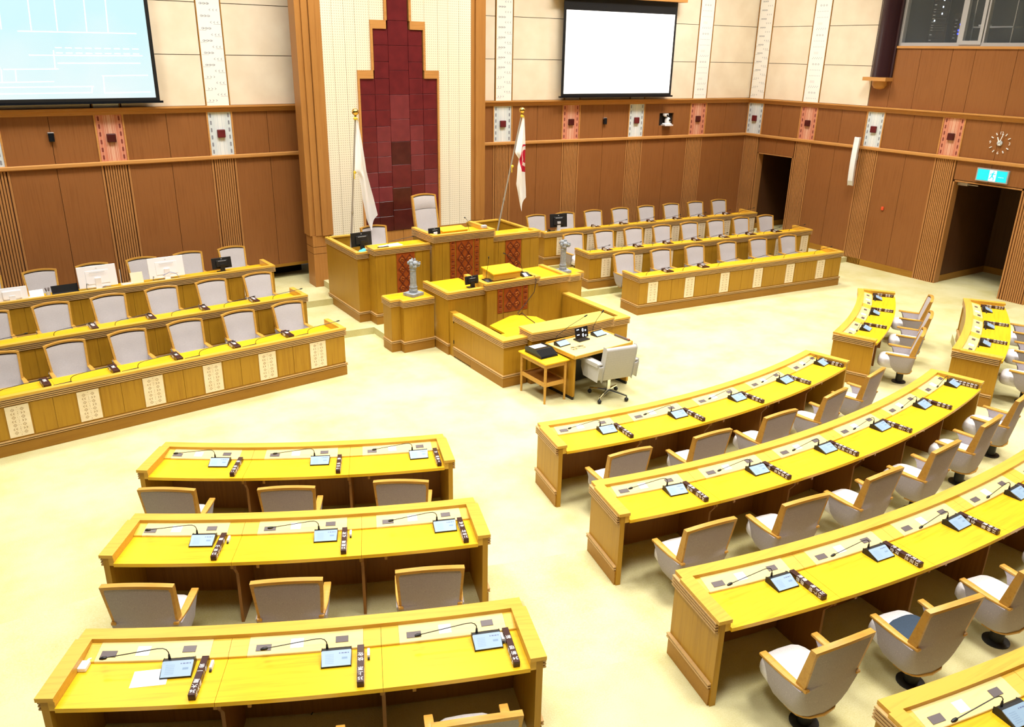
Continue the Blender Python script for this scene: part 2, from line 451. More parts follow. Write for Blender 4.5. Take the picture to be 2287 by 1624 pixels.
def text(body, size, mat, parent, matrix, spacing=1.0, name='lettering', align='CENTER'):
    TEXTS.append((body, size, mat, parent, matrix, spacing, name, align))


def flush_texts():
    cache = {}; tmp = []
    for t in TEXTS:
        key = (t[0], t[1], t[5], t[7], t[2].name)
        if key in cache: continue
        cu = bpy.data.curves.new('lettering', 'FONT'); cu.body = t[0]; cu.size = t[1]; cu.space_line = t[5]
        cu.align_x = t[7]; cu.align_y = 'CENTER'; cu.extrude = 0.0004; cu.resolution_u = 2; cu.fill_mode = 'BOTH'
        o = bpy.data.objects.new('lettering', cu); COL.objects.link(o); cache[key] = o; tmp.append(o)
    bpy.context.view_layer.update()
    dg = bpy.context.evaluated_depsgraph_get(); dg.update()
    mes = {}
    for key, o in cache.items():
        me = bpy.data.meshes.new_from_object(o.evaluated_get(dg)); me.materials.clear(); me.materials.append(bpy.data.materials[key[4]]); mes[key] = me
    for o in tmp:
        cu = o.data; bpy.data.objects.remove(o); bpy.data.curves.remove(cu)
    for t in TEXTS:
        o = link(t[6], mes[(t[0], t[1], t[5], t[7], t[2].name)], t[3]); o.matrix_local = t[4]


def frame(o, x, y, z):   # matrix from an origin and three axes
    x, y, z = Vector(x), Vector(y), Vector(z)
    return Matrix(((x.x, y.x, z.x, o[0]), (x.y, y.y, z.y, o[1]), (x.z, y.z, z.z, o[2]), (0, 0, 0, 1)))


def reeds(z1, n, pitch=0.025, out=0.026, root=0.003):   # zigzag moulding profile, top at z1
    pr = [(0.0, z1)]
    for i in range(n):
        a = z1 - i * pitch
        pr += [(out, a), (out, a - pitch * 0.52), (root, a - pitch * 0.56), (root, a - pitch)]
    pr.append((0.0, z1 - n * pitch)); return pr


def rmi(n): return [1 if j % 4 == 3 else 0 for j in range(4 * n + 2)]      # groove faces get the painted shade colour

# ------------------------------------------------------------------ the setting: floors
CX, CY = -0.16, 17.33                       # common centre of the curved desk rows


def pol(a, r): return (CX + r * math.sin(R(a)), CY - r * math.cos(R(a)))


structure('floor', MB().box(-11.2, -4, -0.3, 13.2, 17.6, 0.0), M['carpet'])


def row_step(r, a0, a1, z0, z1, yl, yr):
    arc = [pol(a0 + (a1 - a0) * i / 48, r) for i in range(49)]
    poly = [(-11.2, yl)] + [(-9.4, yl)] + arc + [(9.4, yr), (10.72, yr), (10.72, -3.9), (-11.2, -3.9)]
    structure('floor', MB().prism(poly, z0, z1), M['carpet'])


row_step(12.235, -33.5, 36.0, 0.0, 0.15, 7.15, 7.75)
row_step(13.965, -33.0, 35.0, 0.15, 0.30, 5.55, 5.95)
row_step(15.69, -32.0, 34.0, 0.30, 0.45, 3.9, 4.3)
structure('floor', MB().prism([(-10.9, 12.33), (-2.6, 13.10), (-1.87, 13.05), (-1.87, 12.33), (1.87, 12.33), (1.87, 13.05), (2.6, 13.10), (10.71, 12.33), (10.71, 17.6), (-10.9, 17.6)], 0.0, 0.125), M['carpet'])
structure('floor', MB().prism([(-10.9, 14.17), (-3.0, 14.76), (-1.9, 14.74), (1.9, 14.74), (3.0, 14.80), (10.71, 14.22), (10.71, 17.6), (-10.9, 17.6)], 0.125, 0.25), M['carpet'])
structure('floor', MB().prism([(-1.82, 15.0), (1.82, 15.0), (1.82, 15.7), (-1.82, 15.7)], 0.25, 0.38), M['carpet'])
structure('ceiling', MB().box(-11.2, -4, 9.0, 13.2, 17.8, 9.1), plain('ceiling_white', (0.55, 0.53, 0.50), 0.9))

# ------------------------------------------------------------------ walls with panels, slats, bands and strips (local: x along, -y towards the room)
SLATS = {}


def slat_mesh(w, h):
    k = (round(w, 3), round(h, 3))
    if k not in SLATS: SLATS[k] = MB().box(-w / 2, -0.012, 0, w / 2, 0.055, h).mesh('slat', M['slat'])
    return SLATS[k]


def slat_group(wl, s0, s1, z0, z1, n=9):
    for s in (s0 + 0.018, s1 - 0.018):
        o = link('slat', slat_mesh(0.034, z1 - z0), wl, (s, 0, z0))
    p = (s1 - s0 - 0.10) / n
    for i in range(n):
        link('slat', slat_mesh(p * 0.68, z1 - z0), wl, (s0 + 0.05 + p * (i + 0.5), 0, z0))


def panel(wl, s0, s1, z0, z1, m='veneer', y=0.0, name='panel', gap=0.004):
    return part(name, MB().box(s0 + gap, y, z0 + gap, s1 - gap, 0.06, z1 - gap), M[m], wl)


def woven_band(wl, s0, s1, z0, z1, kind):
    base, ink = ('red_print', 'ink_red') if kind == 'red' else ('blue_print', 'ink_grey')
    for s in (s0 - 0.012, s1 + 0.012):
        part('band_edge', MB().box(s - 0.014, -0.02, z0, s + 0.014, 0.06, z1), M['ledge'], wl)
    b = part('woven_band', MB().box(s0 + 0.003, -0.004, z0, s1 - 0.003, 0.06, z1), M[base], wl)
    w = s1 - s0; pm = MB(); y = -0.0055
    for fr, fw in ((0.30, .012), (0.36, .02), (0.42, .010), (0.47, .03), (0.53, .03), (0.58, .010), (0.64, .02), (0.70, .012)):
        x = s0 + w * fr
        pm.quad([(x - fw * .3, y, z0), (x + fw * .3, y, z0), (x + fw * .3, y, z1), (x - fw * .3, y, z1)], 1 if kind == 'red' else 2)
    nseg = 6; h = (z1 - z0) / nseg
    for fx in (0.115, 0.885):
        x = s0 + w * fx
        for i in range(nseg):
            a, c = z0 + i * h + .025, z0 + (i + 1) * h - .025; hw = w * .035
            pm.quad([(x - hw, y, a + .01), (x, y, a), (x + hw, y, a + .01), (x + hw, y, c - .01), (x, y, c), (x - hw, y, c - .01)], 0)
        if kind == 'red':
            for d in (-.045, .045):
                pm.quad([(x + d * w * 1.2 - .002, y, z0), (x + d * w * 1.2 + .002, y, z0), (x + d * w * 1.2 + .002, y, z1), (x + d * w * 1.2 - .002, y, z1)], 1)
    part('woven_print', pm, [M[ink], M['ink_salmon'], M['ink_white']], b, fix=False)
    xc, zc = (s0 + s1) / 2, (z0 + z1) / 2
    part('square_boss', MB().box(xc - .075, -.055, zc - .075, xc + .075, 0.0, zc + .075), M['maroon' if kind == 'blue' else 'maroon_dk'], b, bevel=.014)


def kasuri_strip(wl, s0, s1, z0, z1, kind):
    b = part('pattern_strip', MB().box(s0 + .02, -.012, z0, s1 - .02, .06, z1), M['white_strip'], wl)
    for s in (s0 + .008, s1 - .008):
        part('strip_edge', MB().box(s - .009, -.025, z0, s + .009, .06, z1), M['plinth'], wl)
    pm = MB(); y = -.0135; w = s1 - s0; xc = (s0 + s1) / 2; z = z0 + .09; i = 0

    def chev(x, zz, d, sz=.022, th=.011):
        pm.quad([(x, y, zz), (x + d * sz, y, zz + sz * .8), (x + d * sz + th, y, zz + sz * .8), (x + th, y, zz)])
        pm.quad([(x, y, zz), (x + th, y, zz), (x + d * sz + th, y, zz - sz * .8), (x + d * sz, y, zz - sz * .8)])

    def ring(x, zz, sz=.024):
        k = 6
        for a in range(k):
            q0, q1 = 2 * math.pi * a / k, 2 * math.pi * (a + 1) / k
            pm.quad([(x + sz * math.cos(q0), y, zz + sz * .8 * math.sin(q0)), (x + sz * math.cos(q1), y, zz + sz * .8 * math.sin(q1)),
                     (x + sz * .65 * math.cos(q1), y, zz + sz * .5 * math.sin(q1)), (x + sz * .65 * math.cos(q0), y, zz + sz * .5 * math.sin(q0))])
    while z < min(z1 - .05, 7.2):
        if kind == 'a':
            off = (.07 if i % 2 == 0 else -.07) * w / .45
            for k in (-1, 0, 1):
                x = xc - off + k * .062
                if (z < 4.4) or (i % 2): chev(x, z, 1 if i % 2 else -1)
                else: ring(x, z); ring(x + .02, z, .016)
            sx = s0 + .03 if off > 0 else s1 - .03
            if z < 5.3: pm.quad([(min(sx, xc - off), y, z - .034), (max(sx, xc - off), y, z - .034), (max(sx, xc - off), y, z - .030), (min(sx, xc - off), y, z - .030)])
            z += .105
        else:
            t = i % 5
            if t == 0:
                for k in range(6): chev(xc - .14 + k * .055, z, -1, .014, .010)
            elif t == 1:
                for k in (-1, 0, 1): ring(xc + k * .08, z, .026)
            elif t == 2:
                for k in range(5):
                    for q in (0, 1): pm.quad([(xc - .13 + k * .062 + q * .02, y, z + q * .025), (xc - .118 + k * .062 + q * .02, y, z + q * .025 + .006), (xc - .112 + k * .062 + q * .02, y, z + q * .025 - .008), (xc - .124 + k * .062 + q * .02, y, z + q * .025 - .014)])
            elif t == 3:
                for k in range(4): pm.quad([(xc - .11, y, z - .03 + k * .014), (xc + .03, y, z - .03 + k * .014), (xc + .03, y, z - .028 + k * .014), (xc - .11, y, z - .028 + k * .014)])
            else:
                for k in range(7): chev(xc - .15 + k * .048, z, 1, .016, .008)
            z += .135
        i += 1
    part('kasuri_print', pm, M['ink_grey'], b, fix=False)


def ledges(wl, s0, s1):
    part('ledge_rail', MB().prism_x([(-.05, 2.775), (-.062, 2.79), (-.062, 2.835), (-.045, 2.85), (.06, 2.85), (.06, 2.775)], s0, s1), M['ledge'], wl)
    part('ledge_rail', MB().prism_x([(-.03, 3.645), (-.03, 3.68), (-.055, 3.69), (-.055, 3.73), (-.10, 3.735), (-.10, 3.765), (.06, 3.765), (.06, 3.645)], s0, s1), M['ledge'], wl)


def cream_rows(wl, s0, s1, zs=(3.765, 4.66, 5.55, 6.44, 7.4)):
    for a, b in zip(zs, zs[1:]): panel(wl, s0, s1, a, b, 'cream', -.008, 'cream_panel', .006)


ZD = 2.775
# left back wall
A0 = 3.7
wl = structure('wall_back_left', MB().box(0, .06, .52, 9.02, .2, 8.9), M['veneer_dark'], (-10.72, 16.13, 0), R(A0))
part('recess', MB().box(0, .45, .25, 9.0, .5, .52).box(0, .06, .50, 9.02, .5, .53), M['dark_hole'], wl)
G = [(1.27, 1.75), (3.28, 3.79), (5.22, 5.70), (7.17, 7.65)]
for s0, s1 in G: slat_group(wl, s0, s1, .52, ZD)
for s0, s1 in ((0, 1.27), (1.75, 2.52), (2.52, 3.28), (3.79, 4.51), (4.51, 5.22), (5.70, 6.44), (6.44, 7.17), (7.65, 8.34), (8.34, 9.02)):
    panel(wl, s0, s1, .52, ZD)
for s0, s1 in ((0, 1.3), (1.74, 2.52), (2.52, 3.28), (3.77, 4.51), (4.51, 5.22), (5.70, 6.44), (6.44, 7.17), (7.65, 8.34), (8.34, 9.02)):
    panel(wl, s0, s1, 2.85, 3.65)
for (s0, s1), k in zip(((1.3, 1.74), (3.3, 3.75), (5.24, 5.68), (7.19, 7.63)), ('red', 'blue', 'red', 'blue')): woven_band(wl, s0, s1, 2.85, 3.65, k)
ledges(wl, 0, 9.02)
for s0, s1 in ((0, 1.27), (1.75, 3.28), (3.8, 5.2), (5.7, 7.18), (7.64, 8.98)): cream_rows(wl, s0, s1)
for (s0, s1), k in zip(((1.28, 1.74), (3.3, 3.78), (5.22, 5.68), (7.18, 7.64)), 'baba'): kasuri_strip(wl, s0, s1, 3.765, 8.0, k)
part('bottom_rail', MB().box(0, -.012, .50, 9.02, .06, .56), M['plinth'], wl)
WALL_L = wl
# right back wall
A1 = -3.8
o1 = (10.72 - 9.0 * math.cos(R(A1)), 16.13 - 9.0 * math.sin(R(A1)), 0)
wr = structure('wall_back_right', MB().box(0, .06, .1, 9.0, .2, 8.9), M['veneer_dark'], o1, R(A1))
for s0, s1 in ((1.10, 1.56), (3.0, 3.49), (4.92, 5.44), (6.9, 7.45)): slat_group(wr, s0, s1, .25, ZD)
for s0, s1 in ((0, .5), (.5, 1.1), (1.56, 2.28), (2.28, 3.0), (3.49, 4.2), (4.2, 4.92), (5.44, 6.18), (6.18, 6.9), (7.45, 8.2), (8.2, 8.99)):
    panel(wr, s0, s1, .25, ZD)
for s0, s1 in ((0, .5), (.5, 1.1), (1.57, 2.28), (2.28, 2.99), (3.46, 4.18), (4.18, 4.97), (7.48, 8.2), (8.2, 8.99)):
    panel(wr, s0, s1, 2.85, 3.65)
# panel pair with the camera niche between s 5.94 and 6.40
for s0, s1, z0, z1 in ((5.43, 5.945, 2.85, 3.65), (6.405, 6.97, 2.85, 3.65), (5.945, 6.405, 2.85, 3.10), (5.945, 6.405, 3.41, 3.65)): panel(wr, s0, s1, z0, z1, gap=.001)
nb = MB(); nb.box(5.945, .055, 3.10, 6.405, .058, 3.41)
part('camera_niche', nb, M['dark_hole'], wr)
for (s0, s1), k in zip(((1.11, 1.57), (2.99, 3.46), (4.97, 5.43), (6.97, 7.48)), ('blue', 'red', 'blue', 'red')): woven_band(wr, s0, s1, 2.85, 3.65, k)
ledges(wr, 0, 8.97)
for s0, s1 in ((.3, 1.12), (1.58, 3.0), (3.46, 4.95), (5.42, 6.98), (7.46, 8.99)): cream_rows(wr, s0, s1)
for (s0, s1), k in zip(((1.13, 1.58), (3.0, 3.46), (4.95, 5.42), (6.98, 7.46)), 'abab'): kasuri_strip(wr, s0, s1, 3.765, 8.0, k)
part('bottom_rail', MB().box(0, -.012, .25, 9.0, .06, .40), M['plinth'], wr)
WALL_R = wr
# right side wall: s = 16.13 - Y
ws_bm = MB()
for s0, s1, z0, z1 in ((0, .53, 0, 8.9), (.53, 1.72, 2.37, 8.9), (1.72, 4.14, 0, 8.9), (4.14, 6.09, 0, 5.06), (6.09, 7.60, 2.35, 5.06), (7.60, 12.5, 0, 5.06), (4.14, 12.5, 7.6, 8.9)):
    ws_bm.box(s0, .06, z0, s1, .2, z1)
wsd = structure('wall_right', ws_bm, M['veneer_dark'], (10.72, 16.13, 0), R(-90))
for s0, s1, z0 in ((.0, .49, .25), (1.75, 2.23, .125), (3.66, 4.16, 0), (5.58, 6.07, 0), (7.63, 8.13, 0), (9.6, 10.1, 0)): slat_group(wsd, s0, s1, z0, ZD)
for s0, s1, z0, z1 in ((.53, 1.12, 2.37, ZD), (1.12, 1.72, 2.37, ZD), (2.23, 2.95, .125, ZD), (2.95, 3.66, .125, ZD), (4.16, 4.87, 0, ZD), (4.87, 5.58, 0, ZD), (6.09, 6.85, 2.36, ZD), (6.85, 7.6, 2.36, ZD), (8.13, 8.9, 0, ZD), (8.9, 9.6, 0, ZD)):
    panel(wsd, s0, s1, z0, z1)
for s0, s1 in ((.56, 1.17), (1.17, 1.78), (2.30, 3.0), (3.0, 3.70), (4.18, 4.9), (4.9, 5.6), (6.1, 6.86), (6.86, 7.6), (8.1, 8.9), (8.9, 9.6)): panel(wsd, s0, s1, 2.85, 3.65)
for (s0, s1), k in zip(((.04, .54), (1.80, 2.28), (3.72, 4.16), (5.62, 6.08), (7.62, 8.08)), ('blue', 'red', 'blue', 'red', 'blue')): woven_band(wsd, s0, s1, 2.85, 3.65, k)
ledges(wsd, 0.0, 11)
for s0, s1 in ((.53, 1.78), (2.28, 3.66)): cream_rows(wsd, s0, s1)
for (s0, s1), k in zip(((.02, .53), (1.78, 2.28)), 'ab'): kasuri_strip(wsd, s0, s1, 3.765, 8.0, k)
for s0, s1, z1 in ((3.67, 4.17, 4.38), (4.17, 4.78, 5.06), (4.78, 5.5, 5.06), (5.5, 6.0, 5.06), (6.0, 6.86, 5.06), (6.86, 7.6, 5.06), (7.6, 8.3, 5.06), (8.3, 9.0, 5.06)): panel(wsd, s0, s1, 3.765, z1)
part('sill', MB().box(4.12, -.03, 5.05, 11, .2, 5.10), M['ledge'], wsd)
part('bottom_rail', MB().box(2.23, -.012, 0.125, 3.66, .06, .27).box(3.66, -.012, 0, 5.58, .06, .15).box(8.13, -.012, 0, 11, .06, .15), M['plinth'], wsd)
part('column', MB().lathe([(.235, 4.42), (.235, 8.9)], 28, (3.9, .0, 0)).box(4.10, -.05, 4.40, 4.18, .06, 8.9).box(3.62, -.03, 4.40, 3.68, .06, 8.9), M['column'], wsd, smooth=True)
part('column_bracket', MB().box(3.60, -.28, 4.34, 4.20, .06, 4.42).lathe([(.02, 4.15), (.12, 4.18), (.17, 4.25), (.17, 4.34)], 20, (3.9, -.02, 0)), M['ledge'], wsd, smooth=True)
# vestibules behind the two doorways
for i, (s0, s1, z0, zt, dep) in enumerate(((.53, 1.72, .25, 2.37, 1.9), (6.09, 7.60, 0.0, 2.35, 2.15))):
    d = MB(); d.box(s0 - .06, .06, z0, s0, dep, zt).box(s1, .06, z0, s1 + .06, dep, zt).box(s0 - .06, dep, z0, s1 + .06, dep + .06, zt).box(s0 - .06, .2, zt, s1 + .06, dep + .06, zt + .05)
    do = structure('door_%d' % (i + 1), d, M['lobby'], (10.72, 16.13, 0), R(-90))
    part('baseboard', MB().box(s0, .2, z0, s0 + .012, dep, z0 + .15).box(s1 - .012, .2, z0, s1, dep, z0 + .15).box(s0, dep - .012, z0, s1, dep, z0 + .15), M['plinth'], do)
    part('jamb', MB().box(s0 - .001, -.0, z0, s0 + .03, .2, zt).box(s1 - .03, 0, z0, s1 + .001, .2, zt).box(s0, 0, zt - .03, s1, .2, zt), M['slat'], do)
    if i == 0: structure('floor', MB().box(10.71, 14.3, .0, 12.75, 15.7, .25), M['carpet'])
    else: part('door_closer', MB().box(s0 + .05, .10, zt - .11, s0 + .28, .16, zt - .05).box(s0 + .28, .12, zt - .09, s0 + .5, .14, zt - .07), M['steel'], do)
# control booth window
wn = structure('window_1', MB().box(4.16, .02, 5.10, 4.24, .14, 7.6).box(4.24, .02, 5.10, 11, .14, 5.17).box(4.24, .02, 7.5, 11, .14, 7.6).box(5.53, .02, 5.17, 5.58, .14, 7.5)
               .box(5.585, 0, 5.13, 5.66, .10, 7.5).box(5.99, 0, 5.13, 6.06, .10, 7.5).box(5.66, 0, 5.13, 5.99, .10, 5.21).box(6.075, .02, 5.17, 6.11, .14, 7.5).box(7.6, .02, 5.17, 7.66, .14, 7.5), M['alu'], (10.72, 16.13, 0), R(-90))
for s0, s1, y in ((4.24, 5.53, .08), (5.66, 5.99, .05), (6.11, 7.6, .08), (7.66, 11, .08)):
    part('glass', MB().box(s0, y, 5.17, s1, y + .008, 7.5), M['glass'], wn)
bo = structure('wall_booth', MB().box(4.0, 2.6, 5.0, 11, 2.65, 7.8).box(4.0, .2, 5.0, 4.05, 2.6, 7.8).box(11, .2, 5.0, 11.05, 2.6, 7.8).box(4.0, .2, 4.98, 11, 2.65, 5.04).box(4.0, .2, 7.75, 11, 2.65, 7.8), M['booth'], (10.72, 16.13, 0), R(-90))


def bl(s, d, z): return (10.72 + d, 16.13 - s, z)


def rack(label, s, d, z, w, h, group, leds):
    t = thing('equipment_rack', label, 'rack', bl(s, d, z), R(-90), group)
    part('cabinet', MB().box(-w / 2, 0, 0, w / 2, .5, h), M['black'], t)
    k = 0; zz = .06
    while zz < h - .1:
        hh = random.choice((.05, .09, .09, .14))
        part('rack_unit', MB().box(-w / 2 + .03, -.012, zz, w / 2 - .03, .001, zz + hh - .008).box(-w / 2 + .05, -.016, zz + hh * .4, -w / 2 + .1, -.012, zz + hh * .55, 1), [M['black_gloss'], M['grey_plastic']], t); zz += hh
    lm = MB()
    for x, z2, q in leds: lm.box(x - .012, -.02, z2 - .018, x + .012, -.013, z2 + .018)
    part('indicator_light', lm, M[leds[0][2]], t)


rack('black equipment rack with white lights at the left of the booth window', 4.72, .55, 5.04, .42, 2.3, 'equipment racks in the booth', [(.05, 1.02, 'white_led'), (.05, .88, 'white_led'), (.05, .74, 'white_led'), (-.1, .6, 'white_led')])
rack('black equipment rack with blue lights behind the booth window', 5.12, .75, 5.04, .36, .75, 'equipment racks in the booth', [(0, .52, 'blue_led'), (-.02, .40, 'blue_led'), (.02, .38, 'blue_led'), (-.02, .33, 'blue_led')])
rack('dark equipment rack with two warm lamps behind the right booth pane', 6.75, 1.2, 5.04, .6, 1.55, 'equipment racks in the booth', [(-.05, 1.3, 'warm_led'), (.05, 1.3, 'warm_led')])
t = thing('wire_shelf', 'wire shelf unit with white binder in the control booth', 'shelf', bl(5.75, .9, 5.04), R(-90))
for z in (.45, 1.05): part('shelf_board', MB().box(-.45, 0, z, .45, .4, z + .03), M['grey_plastic'], t)
for x in (-.45, .43): part('upright', MB().box(x, 0, 0, x + .02, .02, 1.9), M['steel'], t)
tag(part('binder', MB().box(-.12, -.08, 0, .12, .08, .035), M['paper'], None, loc=bl(5.5, 1.05, 5.525)), 'white papers on the wire shelf behind the booth glass', 'papers')

# ------------------------------------------------------------------ centre wall: perforated panels, stepped tile tower, pilasters
YC = 15.65
wc = structure('wall_center', MB().box(-1.75, YC + .06, .25, 1.75, YC + .2, 8.9), M['veneer_dark'])
for x0, x1 in ((-1.60, -1.34), (-1.34, -1.10), (-1.10, -.885), (.885, 1.12), (1.12, 1.37), (1.37, 1.66)):
    part('perforated_panel', MB().box(x0 + .003, YC, 1.25, x1 - .003, YC + .06, 8.5), M['perf'], wc)
for x0, x1, z0 in ((-.885, -.585, 4.43), (.585, .885, 4.43), (-.585, -.285, 5.34), (.285, .585, 5.34)):
    part('perforated_panel', MB().box(x0 + .003, YC, z0, x1 - .003, YC + .06, 8.5), M['perf'], wc)
part('tower_frame', MB().box(-.885, YC - .035, 1.25, -.845, YC + .06, 4.43).box(.845, YC - .035, 1.25, .885, YC + .06, 4.43).box(-.845, YC - .035, 4.275, -.555, YC + .06, 4.43).box(.555, YC - .035, 4.275, .845, YC + .06, 4.43)
     .box(-.585, YC - .036, 4.43, -.54, YC + .06, 5.34).box(.54, YC - .036, 4.43, .585, YC + .06, 5.34).box(-.54, YC - .035, 5.185, -.255, YC + .06, 5.34).box(.255, YC - .035, 5.185, .54, YC + .06, 5.34)
     .box(-.285, YC - .036, 5.34, -.235, YC + .06, 8.5).box(.235, YC - .036, 5.34, .285, YC + .06, 8.5), M['ledge'], wc)
for x0, x1 in ((-1.7, -.6), (-.6, .0), (0, .6), (.6, 1.7)):
    panel(wc, x0, x1, .38, 1.25, 'pilaster', 0, 'dado_panel'); 
for ch in list(wc.children):
    if ch.name.startswith('dado_panel'): ch.location.y = YC
cols = [(-.845, -.525), (-.525, -.215), (-.215, .215), (.215, .525), (.525, .845)]


def tile(c, z0, z1, m):
    part('tile', MB().box(c[0] + .003, YC - .012, z0 + .003, c[1] - .003, YC + .06, z1 - .003), M[m], wc, bevel=.003, segs=1)


za = [4.275, 3.98, 3.68, 3.37, 3.07, 2.78, 2.47, 2.17, 1.87, 1.56, 1.25]
zb = [5.185, 4.89, 4.59] + za
zc_ = [7.2, 6.7, 6.25, 5.79, 5.34, 4.89, 4.43, 3.97, 3.5, 3.06, 2.6, 2.13, 1.68, 1.25]
for j, c in enumerate(cols):
    zs = zc_ if j == 2 else (zb if j in (1, 3) else za)
    for z1, z0 in zip(zs, zs[1:]):
        mid = (z0 + z1) / 2
        if j == 2: m = 'maroon_lt' if 3.06 < mid < 3.97 else ('maroon_dk' if mid < 2.13 or 2.6 < mid < 3.06 else 'maroon')
        elif j in (1, 3): m = 'maroon_lt' if 2.45 < mid < 3.37 or 1.85 < mid < 2.17 and j == 1 else ('maroon_dk' if mid < 1.85 else 'maroon')
        else: m = 'maroon_lt' if 1.85 < mid < 2.47 else ('maroon_dk' if mid < 1.5 else 'maroon')
        tile(c, z0, z1, m)
for i, sg in enumerate((-1, 1)):
    pb = MB()
    st = [(2.03, 1.94, 0.0), (1.94, 1.85, -.035), (1.85, 1.75, -.07), (1.75, 1.66, -.035)] if sg > 0 else [(2.03, 1.93, 0.0), (1.92, 1.80, -.04), (1.79, 1.68, -.08), (1.67, 1.56, -.05)]
    for a, b, dy in st: pb.box(min(sg * a, sg * b), YC + .03 + dy, 1.30, max(sg * a, sg * b), YC + .36, 8.9)
    pb.box(min(sg * 1.56, sg * 2.02), YC + .04, 1.30, max(sg * 1.56, sg * 2.02), YC + .35, 8.9)
    tr = structure('trim_%d' % (i + 1), pb, M['pilaster'])
    x0, x1 = sorted((sg * 1.99, sg * 1.60))
    for z0, z1 in ((.25, .93), (.94, 1.07), (1.08, 1.295)): part('base_block', MB().box(x0, YC + .0, z0, x1, YC + .38, z1), M['pilaster'], tr)

# ------------------------------------------------------------------ things fixed to the walls


def on_wall(w, s, y, z):   # world point of a wall-local one
    a = w.rotation_euler.z; c, q = math.cos(a), math.sin(a)
    return (w.location.x + s * c - y * q, w.location.y + s * q + y * c, z)


def screen(label, w, s0, s1, z0, z1, zw, m, group, case):
    t = thing('projection_screen', label, 'screen', on_wall(w, (s0 + s1) / 2, -.22, 0), w.rotation_euler.z, group); h = (s1 - s0) / 2
    part('screen_border', MB().box(-h, 0, z0, h, .012, z1), M['black'], t)
    sf = part('screen_surface', MB().box(-h + .065, -.004, z0 + .055, h - .065, -.0005, zw), M[m], t)
    part('weight_bar', MB().box(-h - .05, -.02, z0 - .035, h + .05, .03, z0 + .002), M['black_gloss'], t)
    part('screen_case', MB().box(-h - .2, -.12, case, h + .2, .14, case + .22), M['ledge'], t)
    return t, sf, h


tl, sf, h = screen('large projection screen with pale cyan picture on the left wall', WALL_L, 3.02, 6.32, 3.88, 6.3, 6.2, 'screen_cyan', 'projection screens', 6.28)
lm = MB()


def seg(x0, z0, x1, z1, w=.008):
    dx, dz = x1 - x0, z1 - z0; L = math.hypot(dx, dz); nx, nz = -dz / L * w, dx / L * w
    lm.quad([(x0 + nx, -.006, z0 + nz), (x1 + nx, -.006, z1 + nz), (x1 - nx, -.006, z1 - nz), (x0 - nx, -.006, z0 - nz)])


for x in (-.9, -.62, -.2, .18, .62, .95): seg(x, 5.0, x + .06, 6.15)
for z, x0, x1 in ((5.0, -1.4, -.8), (4.98, -.4, 1.4), (4.72, -1.5, -.7), (4.62, -.3, 1.45), (4.5, .1, 1.4), (4.4, -.7, .1), (4.2, -.8, 0), (4.12, -1.55, .6), (4.02, -1.5, .55), (4.3, .75, 1.5), (4.02, .75, 1.5)): seg(x0, z, x1, z + .01)
for x, z0, z1 in ((-.75, 4.4, 4.75), (.05, 4.4, 4.7), (-.75, 4.2, 4.4), (.55, 4.02, 4.12), (.75, 4.02, 4.3), (-.55, 4.2, 4.4)): seg(x, z0, x + .02, z1)
for k in range(9): seg(.1 + k * .15, 4.66, .2 + k * .15, 4.66); seg(.1 + k * .15, 4.74, .2 + k * .15, 4.74)
part('picture_line', lm, M['screen_line'], sf, fix=False)
screen('smaller white projection screen on the right back wall', WALL_R, 2.78, 6.07, 3.86, 6.02, 5.74, 'screen_white', 'projection screens', 6.02)

# clock with numerals and bars straight on the wood
t = thing('wall_clock', 'wall clock of white bars and numerals above the right doorway', 'clock', (10.71, 9.215, 3.215), R(-90))
bm_ = MB()
for k in range(12):
    if k % 3 == 0: continue
    q = R(k * 30); r0, r1 = .175, .225; sx, cz = math.sin(q), math.cos(q); w = .007
    bm_.prism_y([(sx * r0 - cz * w, cz * r0 + sx * w), (sx * r1 - cz * w, cz * r1 + sx * w), (sx * r1 + cz * w, cz * r1 - sx * w), (sx * r0 + cz * w, cz * r0 - sx * w)], -.012, .01)
part('hour_mark', bm_, M['ink_white'], t)
part('movement', MB().lathe([(.055, -.0), (.055, .02), (.03, .03)], 20), M['grey_plastic'], t).rotation_euler = (R(90), 0, 0)
for nm, ang, ln, w in (('hour_hand', -25, .13, .010), ('minute_hand', 15, .2, .007)):
    q = R(ang); sx, cz = math.sin(q), math.cos(q)
    part(nm, MB().prism_y([(-sx * .05 - cz * w, -cz * .05 + sx * w), (sx * ln - cz * w, cz * ln + sx * w), (sx * ln + cz * w, cz * ln - sx * w), (-sx * .05 + cz * w, -cz * .05 - sx * w)], -.04, -.034), M['ink_white'], t)
for s_, x, z in (('12', 0, .2), ('3', .2, 0), ('6', 0, -.2), ('9', -.2, 0)):
    text(s_, .085, M['ink_white'], t, frame((x, -.012, z), (1, 0, 0), (0, 0, 1), (0, -1, 0)), name='numeral')

t = thing('exit_sign', 'green emergency exit sign with white running figure over the doorway', 'exit sign', (10.70, 9.21, 2.545), R(-90))
part('sign_case', MB().box(-.335, -.03, -.135, .335, .03, .135), M['alu'], t)
part('sign_face', MB().box(-.31, -.034, -.112, .31, -.0301, .112), M['exit_green'], t)
ep = MB(); y = -.0345
ep.quad([(-.06, y, -.112), (.09, y, -.112), (.09, y, .112), (-.06, y, .112)], 0)
y = -.036


def limb(x0, z0, x1, z1, w):
    dx, dz = x1 - x0, z1 - z0; L = math.hypot(dx, dz); nx, nz = -dz / L * w, dx / L * w
    ep.quad([(x0 + nx, y, z0 + nz), (x1 + nx, y, z1 + nz), (x1 - nx, y, z1 - nz), (x0 - nx, y, z0 - nz)], 1)


